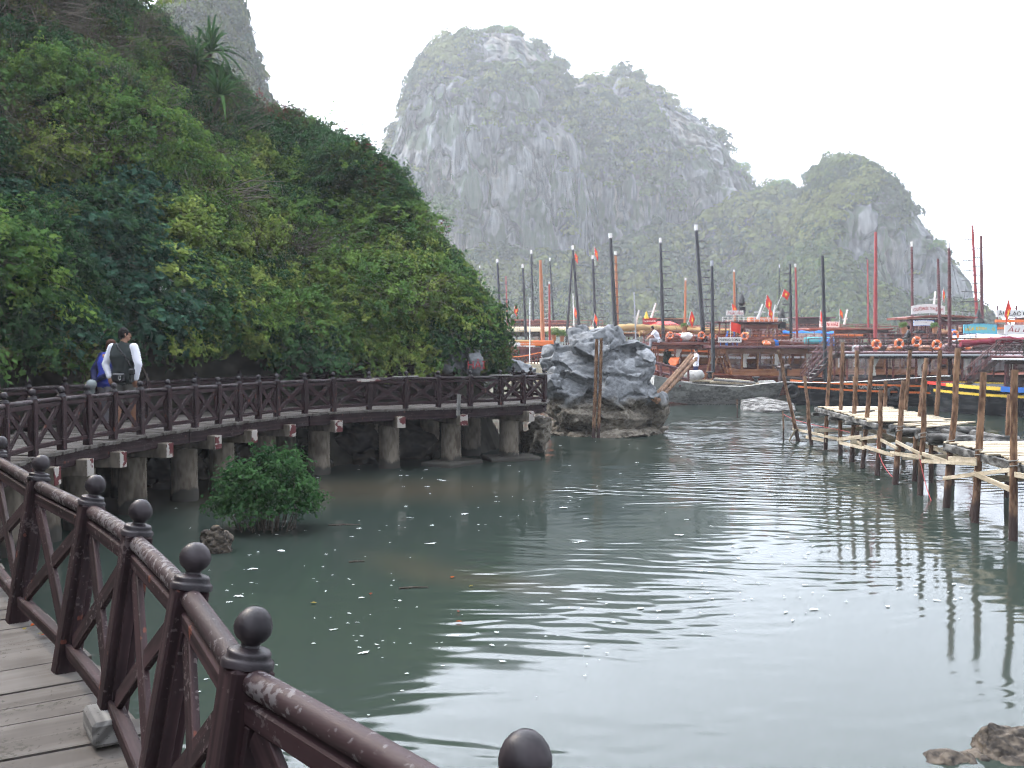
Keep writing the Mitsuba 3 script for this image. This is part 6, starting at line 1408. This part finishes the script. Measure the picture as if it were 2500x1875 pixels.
def human(name, label, origin, heading, H, J, clothes, hair, head_turn=0.0, group=None, female=False, extra=None):
    """J: joints in metres for a body of 1.75 m; x right, y forward, z up"""
    t = thing(name, label, 'person', group)
    k = H / 1.75; M = np.eye(4); M[:3, :3] = rotz(heading) * k; M[:3, 3] = origin
    A = lambda m: m.apply_transform(M)
    J = {a: np.array(b, float) for a, b in J.items()}
    sh = 0.93 if female else 1.0
    hip, chest, neck, head = J['hip'], J['chest'], J['neck'], J['head']
    ax = np.array([1.0, 0, 0]); hx = ax * 0.085
    tw = J.get('sx', ax)
    body = [blob([(hip - hx, 0.105), (hip + hx, 0.105), ((hip + chest) / 2, (0.13 * sh, 0.10, 0.1))]), blob([((hip + chest) / 2, (0.13 * sh, 0.10, 0.1)), (chest - tw * 0.09, 0.115 * sh), (chest + tw * 0.09, 0.115 * sh), (J['shL'] * 0.8 + chest * 0.2 + [0, 0, 0.02], 0.06), (J['shR'] * 0.8 + chest * 0.2 + [0, 0, 0.02], 0.06)]),
            blob([(J['shL'], 0.058), (chest + [0, 0, 0.1], 0.09), (J['shR'], 0.058)]), bone(neck - [0, 0, 0.06], 0.062, neck + (head - neck) * 0.5, 0.052)]
    for s in 'LR':
        body += [bone(hip + hx * (1 if s == 'R' else -1), 0.092, J['kn' + s], 0.058), bone(J['kn' + s], 0.06, J['an' + s] + (J['kn' + s] - J['an' + s]) * 0.62, 0.055), bone(J['kn' + s], 0.052, J['an' + s], 0.040),
                 bone(J['an' + s] - [0, 0.03, 0.045], 0.034, J['to' + s], 0.026), bone(J['an' + s], 0.04, J['an' + s] - [0, 0.02, 0.05], 0.034),
                 bone(J['sh' + s], 0.052, J['el' + s], 0.040), bone(J['el' + s], 0.041, J['wr' + s], 0.027)] + hand(J['wr' + s], J['el' + s], 0.55, 1 if s == 'L' else -1, J.get('pn' + s, (0, 1, 0)))
    R = rotz(head_turn)
    hd = lambda p: head + R @ np.array(p, float)
    body += [blob([(hd((0, -0.012, 0.03)), (0.073, 0.088, 0.085)), (hd((0, 0.03, -0.055)), (0.05, 0.045, 0.05))]), bone(hd((0, 0.078, 0.012)), 0.010, hd((0, 0.088, -0.022)), 0.013), blob([(hd((-0.03, 0.075, 0.018)), 0.012), (hd((0.03, 0.075, 0.018)), 0.012)]),
             bone(hd((-0.018, 0.078, -0.052)), 0.009, hd((0.018, 0.078, -0.052)), 0.009), blob([(hd((-0.076, -0.005, 0.012)), (0.008, 0.018, 0.028))]), blob([(hd((0.076, -0.005, 0.012)), (0.008, 0.018, 0.028))])]
    put(t, 'body', A(finish(body, 0.016, 4)), 'skin', True)
    hr = {'short': [blob([(hd((0, -0.022, 0.038)), (0.084, 0.094, 0.098)), (hd((0, -0.05, -0.03)), (0.066, 0.05, 0.05))]) - blob([(hd((0, 0.12, -0.045)), (0.12, 0.10, 0.105))])],
          'long': [blob([(hd((0, -0.025, 0.045)), (0.087, 0.092, 0.086)), (hd((0, -0.06, -0.06)), (0.075, 0.05, 0.06))]) - blob([(hd((0, 0.11, -0.045)), (0.09, 0.10, 0.11))])]}[hair[0]]
    h = finish(hr, 0.014, 2); h.vertices += 0.012 * (nnoise(h.vertices * 60, 5)[:, None] - 0.5) * h.vertex_normals
    put(t, 'hair', A(h), hair[1], True)
    for part, mat in clothes:
        if part in ('vest', 'jacket', 'shirt'):
            g = 0.022
            q = [blob([(hip - hx * 1.1 + [0, 0, -0.02], 0.105 + g), (hip + hx * 1.1 + [0, 0, -0.02], 0.105 + g), ((hip + chest) / 2, (0.145 * sh + g, 0.115 + g, 0.1))]),
                 blob([((hip + chest) / 2, (0.145 * sh + g, 0.115 + g, 0.1)), (chest - tw * 0.095, 0.118 * sh + g), (chest + tw * 0.095, 0.118 * sh + g), (J['shL'] * 0.85 + chest * 0.15 + [0, 0, 0.03], 0.06), (J['shR'] * 0.85 + chest * 0.15 + [0, 0, 0.03], 0.06), (neck - [0, 0, 0.05], 0.07)]),
                 bone(neck - [0, 0, 0.05], 0.074, neck - [0, 0, 0.005], 0.066)]
            m = finish(q, 0.02, 5)
            m.vertices += 0.018 * (nfbm(m.vertices * [5, 5, 9], 3, 4)[:, None] - 0.5) * m.vertex_normals
            put(t, part, A(m), mat, True)
        if part in ('sleeve',):
            for s in 'LR':
                q = [bone(J['sh' + s], 0.075, J['el' + s], 0.062), bone(J['el' + s], 0.062, J['wr' + s] + (J['el' + s] - J['wr' + s]) * 0.08, 0.046)]
                m = finish(q, 0.02, 4); m.vertices += 0.022 * (nfbm(m.vertices * [9, 9, 9], 3, 6)[:, None] - 0.5) * m.vertex_normals
                put(t, 'sleeve', A(m), mat, True)
        if part == 'short_sleeve':
            for s in 'LR': put(t, 'sleeve', A(finish([bone(J['sh' + s], 0.074, J['sh' + s] * 0.35 + J['el' + s] * 0.65, 0.062)], 0.02, 3)), mat, True)
        if part in ('shorts', 'trousers'):
            q = [blob([(hip - hx * 1.1, 0.122), (hip + hx * 1.1, 0.122), (hip + [0, 0, 0.09], (0.15 * sh, 0.12, 0.04))])]
            for s in 'LR':
                hp_ = hip + hx * (1 if s == 'R' else -1)
                q.append(bone(hp_, 0.112, J['kn' + s] if part == 'trousers' else hp_ * 0.12 + J['kn' + s] * 0.88, 0.082))
                if part == 'trousers': q.append(bone(J['kn' + s], 0.078, J['an' + s] + [0, 0, 0.0], 0.062))
            m = finish(q, 0.022, 4); m.vertices += 0.016 * (nfbm(m.vertices * [8, 8, 6], 3, 8)[:, None] - 0.5) * m.vertex_normals
            put(t, part, A(m), mat, True)
        if part == 'shoe':
            for s in 'LR': put(t, 'shoe', A(finish([bone(J['an' + s] - [0, 0.035, 0.055], 0.042, J['to' + s] + [0, 0.01, 0.0], 0.036), bone(J['an' + s] - [0, 0.02, 0.02], 0.046, J['an' + s] - [0, 0.02, 0.05], 0.042)], 0.02, 3)), mat, True)
    if extra: extra(t, A, J)
    return t
STAND = dict(hip=(0, 0, 0.93), chest=(0, 0.0, 1.27), neck=(0, 0.0, 1.50), head=(0, 0.03, 1.64), shL=(-0.19, 0, 1.43), shR=(0.19, 0, 1.43), elL=(-0.25, -0.03, 1.14), elR=(0.25, -0.03, 1.14), wrL=(-0.24, 0.04, 0.90), wrR=(0.24, 0.04, 0.90),
             knL=(-0.10, 0.02, 0.49), knR=(0.10, 0.02, 0.49), anL=(-0.10, -0.02, 0.09), anR=(0.10, -0.02, 0.09), toL=(-0.12, 0.13, 0.03), toR=(0.12, 0.13, 0.03))
def pose(**kw): d = dict(STAND); d.update(kw); return d
def man_kit(t, A, J):
    put(t, 'belt', A(lathe([(0.158, -0.03), (0.166, -0.03), (0.166, 0.03), (0.158, 0.03)], 24).apply_transform(np.diag([1, 0.83, 1, 1])).apply_translation(J['hip'] + [0, 0, 0.07])), 'trousers_black', True)
    b = put(t, 'belt_bag', A(box(J['hip'] + [0.03, -0.17, 0.0], [0.24, 0.09, 0.16], 0, 0.03)), 'trousers_black')
    put(b, 'clip', A(tube([J['hip'] + [0.08 + 0.018 * math.cos(a), -0.222, 0.0 + 0.035 * math.sin(a)] for a in np.linspace(0.4, 6.2, 16)], 0.005, 6)), 'white_paint', True)
    c = J['hip'] + [0.24, -0.10, 0.10]
    k = put(t, 'camera', A(box(c, [0.10, 0.13, 0.10], 0.2, 0.018)), 'black_paint')
    put(k, 'lens', A(tube([c + [0.0, -0.02, -0.05], c + [0.0, -0.03, -0.17]], 0.035, 16)), 'black_paint', True)
    put(k, 'strap', A(tube([c + [0, 0, 0.05], [0.16, -0.145, 1.25], [0.02, -0.14, 1.42], [-0.10, -0.04, 1.50]], 0.012, 6)), 'black_paint', True)
pm = at(304, 1052, 17.25)
mh = math.radians(-14)
human('person', 'man in a dark vest over white sleeves walking away with a camera at his hip', [pm[0], 17.25, DECK], mh, 1.76,
      pose(head=(0.02, 0.03, 1.635), elL=(-0.30, -0.06, 1.15), wrL=(-0.20, -0.10, 0.93), elR=(0.32, -0.05, 1.15), wrR=(0.27, -0.06, 0.90), shL=(-0.205, 0, 1.43), shR=(0.205, 0, 1.43), knR=(0.11, 0.10, 0.5), anR=(0.11, 0.12, 0.095), toR=(0.13, 0.27, 0.035), anL=(-0.10, -0.10, 0.10), toL=(-0.11, 0.06, 0.03)),
      (('sleeve', 'shirt_white'), ('vest', 'vest_cloth'), ('shorts', 'shorts_khaki'), ('shoe', 'shoe')), ('short', 'hair_black'), math.radians(-48), 'people walking on the boardwalk', extra=man_kit)
def hat(t, A, J):
    c = J['wrR'] + [0.02, -0.06, -0.06]
    k = put(t, 'cap', A(lathe([(0.0, 0.11), (0.05, 0.105), (0.085, 0.07), (0.1, 0.0), (0.098, -0.005), (0.08, 0.065), (0.045, 0.098), (0, 0.102)], 20).apply_transform(trimesh.transformations.rotation_matrix(1.25, [1, 0.2, 0])).apply_translation(c)), 'cap_grey', True, label='pale grey cap held behind the back')
    put(k, 'peak', A(lathe([(0.0, 0.0), (0.09, -0.004), (0.09, 0.004), (0, 0.008)], 18).apply_transform(np.diag([1.0, 1.25, 1, 1])).apply_transform(trimesh.transformations.rotation_matrix(1.4, [1, 0.2, 0])).apply_translation(c + [-0.02, -0.02, -0.12])), 'cap_grey', True)
pw = at(268, 1046, 17.75)
human('person', 'woman in a blue jacket half hidden behind the man, holding a pale cap', [pw[0] - 0.05, 17.75, DECK], math.radians(-20), 1.60,
      pose(chest=(0, 0.07, 1.26), neck=(0, 0.13, 1.48), head=(0, 0.19, 1.60), shL=(-0.17, 0.10, 1.41), shR=(0.17, 0.10, 1.41), elL=(-0.27, -0.02, 1.13), wrL=(-0.14, -0.16, 0.95), elR=(0.25, -0.04, 1.12), wrR=(-0.12, -0.20, 0.93), pnL=(0.5, -0.8, 0), pnR=(-0.5, -0.8, 0), knL=(-0.10, 0.10, 0.5), anL=(-0.10, 0.14, 0.1), toL=(-0.11, 0.29, 0.04)),
      (('sleeve', 'jacket_navy'), ('jacket', 'jacket_blue'), ('trousers', 'trousers_grey'), ('shoe', 'shoe')), ('long', 'hair_brown'), math.radians(-40), 'people walking on the boardwalk', True, extra=hat)
# on the boats
p = at(1601, 826, 55.6)
human('person', 'seated man in a pale shirt leaning forward at the top of the left junk stairs', [p[0] + 0.15, 55.6, 2.35], math.radians(90), 1.7,
      pose(hip=(0, 0, 0.55), chest=(0, 0.14, 0.88), neck=(0, 0.27, 1.09), head=(0, 0.37, 1.2), shL=(-0.18, 0.2, 1.02), shR=(0.18, 0.2, 1.02), elL=(-0.24, 0.42, 0.80), elR=(0.24, 0.42, 0.80), wrL=(-0.12, 0.58, 0.66), wrR=(0.12, 0.58, 0.66), knL=(-0.12, 0.42, 0.55), knR=(0.12, 0.42, 0.55), anL=(-0.12, 0.46, 0.15), anR=(0.12, 0.46, 0.15), toL=(-0.12, 0.6, 0.1), toR=(0.12, 0.6, 0.1)),
      (('short_sleeve', 'shirt_white'), ('shirt', 'shirt_white'), ('trousers', 'trousers_grey')), ('short', 'hair_black'), 0, 'people on the boats')
p = at(1699, 918, 48.3)
human('person', 'person in a white shirt and dark trousers standing behind the barge deck', [p[0], 48.3, p[2] - 0.28], math.radians(100), 1.55,
      pose(elL=(-0.26, 0.08, 1.16), wrL=(-0.2, 0.27, 1.05), elR=(0.26, 0.08, 1.16), wrR=(0.2, 0.27, 1.05)), (('short_sleeve', 'shirt_white'), ('shirt', 'shirt_white'), ('trousers', 'jacket_navy'), ('shoe', 'shoe')), ('short', 'hair_black'), 0.3, 'people on the boats')
human('person', 'person in dark green clothes standing in the open cabin of the left junk', [at(1629, 880, 57.5)[0], 57.5, 0.79], math.radians(30), 1.68, pose(), (('sleeve', 'green_cloth'), ('shirt', 'green_cloth'), ('trousers', 'green_cloth'), ('shoe', 'shoe')), ('short', 'hair_black'), 0.4, 'people on the boats')
p = at(2148, 790, 48.8)
human('person', 'dark clothed person sitting beside the tall red mast on the black junk', [p[0], 45.2, 2.40], math.radians(70), 1.5, pose(hip=(0, 0, 0.52), chest=(0, 0.03, 0.86), neck=(0, 0.04, 1.09), head=(0, 0.07, 1.22), shL=(-0.19, 0.02, 1.02), shR=(0.19, 0.02, 1.02), elL=(-0.25, 0.1, 0.75), elR=(0.25, 0.1, 0.75), wrL=(-0.15, 0.32, 0.66), wrR=(0.15, 0.32, 0.66), knL=(-0.12, 0.44, 0.52), knR=(0.12, 0.44, 0.52), anL=(-0.12, 0.44, 0.1), anR=(0.12, 0.44, 0.1), toL=(-0.12, 0.58, 0.04), toR=(0.12, 0.58, 0.04)),
      (('sleeve', 'black_paint'), ('shirt', 'black_paint'), ('trousers', 'black_paint'), ('shoe', 'shoe')), ('short', 'hair_black'), 0, 'people on the boats')
# ------------------------------------------------------------------ small things on the water, the boards and the skyline
r_ = rng(33)
V, Fc = [], []
def fleck(x, y, s, asp):
    n = int(r_.integers(6, 10)); a = np.sort(r_.uniform(0, 6.283, n)); rr = s * r_.uniform(0.6, 1.15, n); ro = r_.normal(0, 0.5)
    q = np.stack([rr * np.cos(a) * asp, rr * np.sin(a)], -1); c, s_ = math.cos(ro), math.sin(ro)
    q = q @ np.array([[c, s_], [-s_, c]]); b = sum(len(v) for v in V)
    V.append(np.vstack([np.c_[q + [x, y], np.full(n, 0.012)], [[x, y, 0.018]]])); Fc.extend([[b + i, b + (i + 1) % n, b + n] for i in range(n)])
k = 0
while k < 330:
    u, v = r_.uniform(420, 2350), 1075 + 700 * r_.beta(1.1, 1.7)
    p = onz(u, v, 0)
    if p[0] < -0.42 * p[1] or nfbm(np.array([p[0] * 0.25, p[1] * 0.22, 2.0]), 3, 5) < 0.49 + 0.10 * (u > 1500): continue
    fleck(p[0], p[1], r_.choice([0.008, 0.012, 0.02, 0.035], p=[0.4, 0.35, 0.18, 0.07]) * (0.6 + p[1] / 16), r_.uniform(1.0, 2.2)); k += 1
key = numbered('foam'); scene[key] = ply(TM(np.vstack(V), Fc), 'foam_white', False); labels[key] = {'label': 'white foam flecks drifting on the green water', 'category': 'foam', 'kind': 'stuff'}
def fallen(name, label, pts, z, cols, size, kind, group, up=0.006):
    r = rng(len(pts))
    for i, (x, y) in enumerate(pts):
        k = thing(name, label, 'leaf', group)
        m, c = leaf_mesh(np.array([[x, y, z + up]]), np.array([[0, 0, 1.0]]) * 9, np.array([size * r.uniform(0.7, 1.2)]), np.array([cols[i % len(cols)]]), r, 1.7)
        m.vertices[:, 2] = np.maximum(m.vertices[:, 2], z + 0.004); scene[k] = ply(m, 'leaf', False, color=c)
fallen('floating_leaf', 'small dead leaf floating on the water', [onz(u, v, 0)[:2] for u, v in ((1105, 1412), (1150, 1434), (1119, 1496), (1120, 1521), (766, 1475), (905, 1453))], 0.012, [(0.35, 0.09, 0.03), (0.30, 0.22, 0.05), (0.25, 0.06, 0.04)], 0.05, 'leaf', 'dead leaves on the water')
fallen('fallen_leaf', 'dead leaf lying on the boardwalk planks', [onz(u, v, DECK)[:2] for u, v in ((70, 1506), (98, 1552), (110, 1554), (60, 1540), (82, 1530))], DECK + 0.006, [(0.45, 0.10, 0.03), (0.25, 0.20, 0.06)], 0.03, 'leaf', 'dead leaves on the boardwalk')
for i, (u, v, L) in enumerate(((1010, 1436, 0.35), (870, 1372, 0.2), (840, 1282, 0.5))):
    p = onz(u, v, 0.01); k = thing('floating_stick', ['dark stick floating among the foam flecks', 'short dark twig floating on the water', 'long dark branch afloat right of the mangrove bush'][i], 'stick')
    scene[k] = ply(tube([p - [L / 2, 0, 0], p + [0, 0.02, 0.008], p + [L / 2, 0.05, 0]], [0.012, 0.011, 0.006], 6), 'bark', True)
# lone trees on the far skylines
def skyline_tree(u, v, Y, size, kind, lab, tilt=(0, 0)):
    k = thing('skyline_tree', lab, 'tree'); g = {349: f1, 376: f2, 372: f2, 298: f3, 299: f3, 296: f3, PINY: f4}[Y].reshape(-1, 3); pu, pv, pz = project(g); p = g[int(np.argmin(np.hypot(pu - u, pv - v)))] - [0, 0, 0.3 * size]; M = np.eye(4); M[:3, :3] = np.diag([size, size, size]); M[0, 2] = tilt[0] * size; M[:3, 3] = p
    scene[k] = {'type': 'instance', 'shapegroup': {'type': 'ref', 'id': KINDS[kind][len(k) % len(KINDS[kind])]}, 'to_world': T(M.tolist())}
for u, v, Y, s, kd, lab, tl in ((1987, 436, 298, 2.3, 'dark', 'leaning tree overhanging the left shoulder of the right karst peak', (-0.8, 0)), (2000, 418, 299, 2.0, 'dark', 'small tree above the leaning one on the right karst peak', (-0.4, 0)),
                         (2284, 602, 298, 2.2, 'mid', 'lone tree on the right edge of the right karst peak', (0.3, 0)), (1812, 410, 376, 3.4, 'mid', 'tree on the right shoulder edge of the middle karst', (0.2, 0)), (1905, 462, 372, 4.2, 'mid', 'round tree crown on the saddle between the two right karsts', (0, 0)),
                         (1376, 166, 349, 2.6, 'dark', 'tree clinging to the right rim of the tallest karst summit', (0.4, 0)), (1240, 82, 349, 3.0, 'mid', 'small tree on the very top of the tallest karst', (0, 0)), (1000, 196, 349, 2.4, 'mid', 'tree on the upper left rim of the tallest karst', (-0.3, 0)),
                         (588, 110, PINY, 1.7, 'dark', 'upper dark tree on the right edge of the misty pinnacle', (0.4, 0)), (606, 165, PINY, 1.5, 'dark', 'middle dark tree on the right edge of the misty pinnacle', (0.5, 0)), (630, 220, PINY, 1.4, 'dark', 'lowest tree on the right edge of the misty pinnacle', (0.5, 0)), (402, 44, PINY, 1.8, 'mid', 'pale tree on the left edge of the misty pinnacle', (-0.4, 0)),
                         (2336, 735, 296, 2.6, 'dark', 'dark tree low on the right foot of the right karst', (0.1, 0))):
    skyline_tree(u, v, Y, s, kd, lab, tl)
# potted shrubs on the far boats
for u, v, Y, s, lab in ((2207, 812, 59.5, 0.22, 'potted shrub left of the arched name board'), (2282, 812, 59.0, 0.2, 'potted shrub under the right end of the arched name board'), (1352, 830, 68, 0.36, 'green potted shrub in front of the cream roofed junk'), (1372, 832, 68.3, 0.3, 'small potted shrub right of the larger one by the cream roof'), (1671, 812, 57.5, 0.17, 'slim potted plant by the orange brown mast')):
    k = thing('potted_shrub', lab, 'plant'); p = at(u, v, Y)
    M = np.eye(4); M[:3, :3] = np.diag([s, s, s * 1.2]); M[:3, 3] = p + [0, 0, 0.3]
    g = KINDS['mid'][len(lab) % 3]
    for part, mat in (('crown', 'leaf'), ('stems', 'twig')):
        scene[f'{k}__{part}'] = {**scene[g][part], 'to_world': T(M.tolist())}
    put(k, 'pot', lathe(np.array([(0, -0.3), (0.12, -0.3), (0.16, 0.05), (0.19, 0.05), (0.19, 0.1), (0, 0.08)]), 14, p + [0, 0, 0.25]), 'boat_brown', 30)
# ------------------------------------------------------------------ the hazy air
scene['haze_air'] = {'type': 'homogeneous', 'albedo': {'type': 'rgb', 'value': [0.93, 0.95, 0.975]}, 'sigma_t': HAZE, 'phase': {'type': 'hg', 'g': 0.3}}
scene['haze'] = {'type': 'cube', 'to_world': T().translate([0, 0, 59]).scale([1600, 1600, 60.5]), 'bsdf': {'type': 'null'}, 'interior': {'type': 'ref', 'id': 'haze_air'}}
labels['haze'] = {'label': 'pale haze lying over the bay', 'category': 'haze', 'kind': 'stuff'}
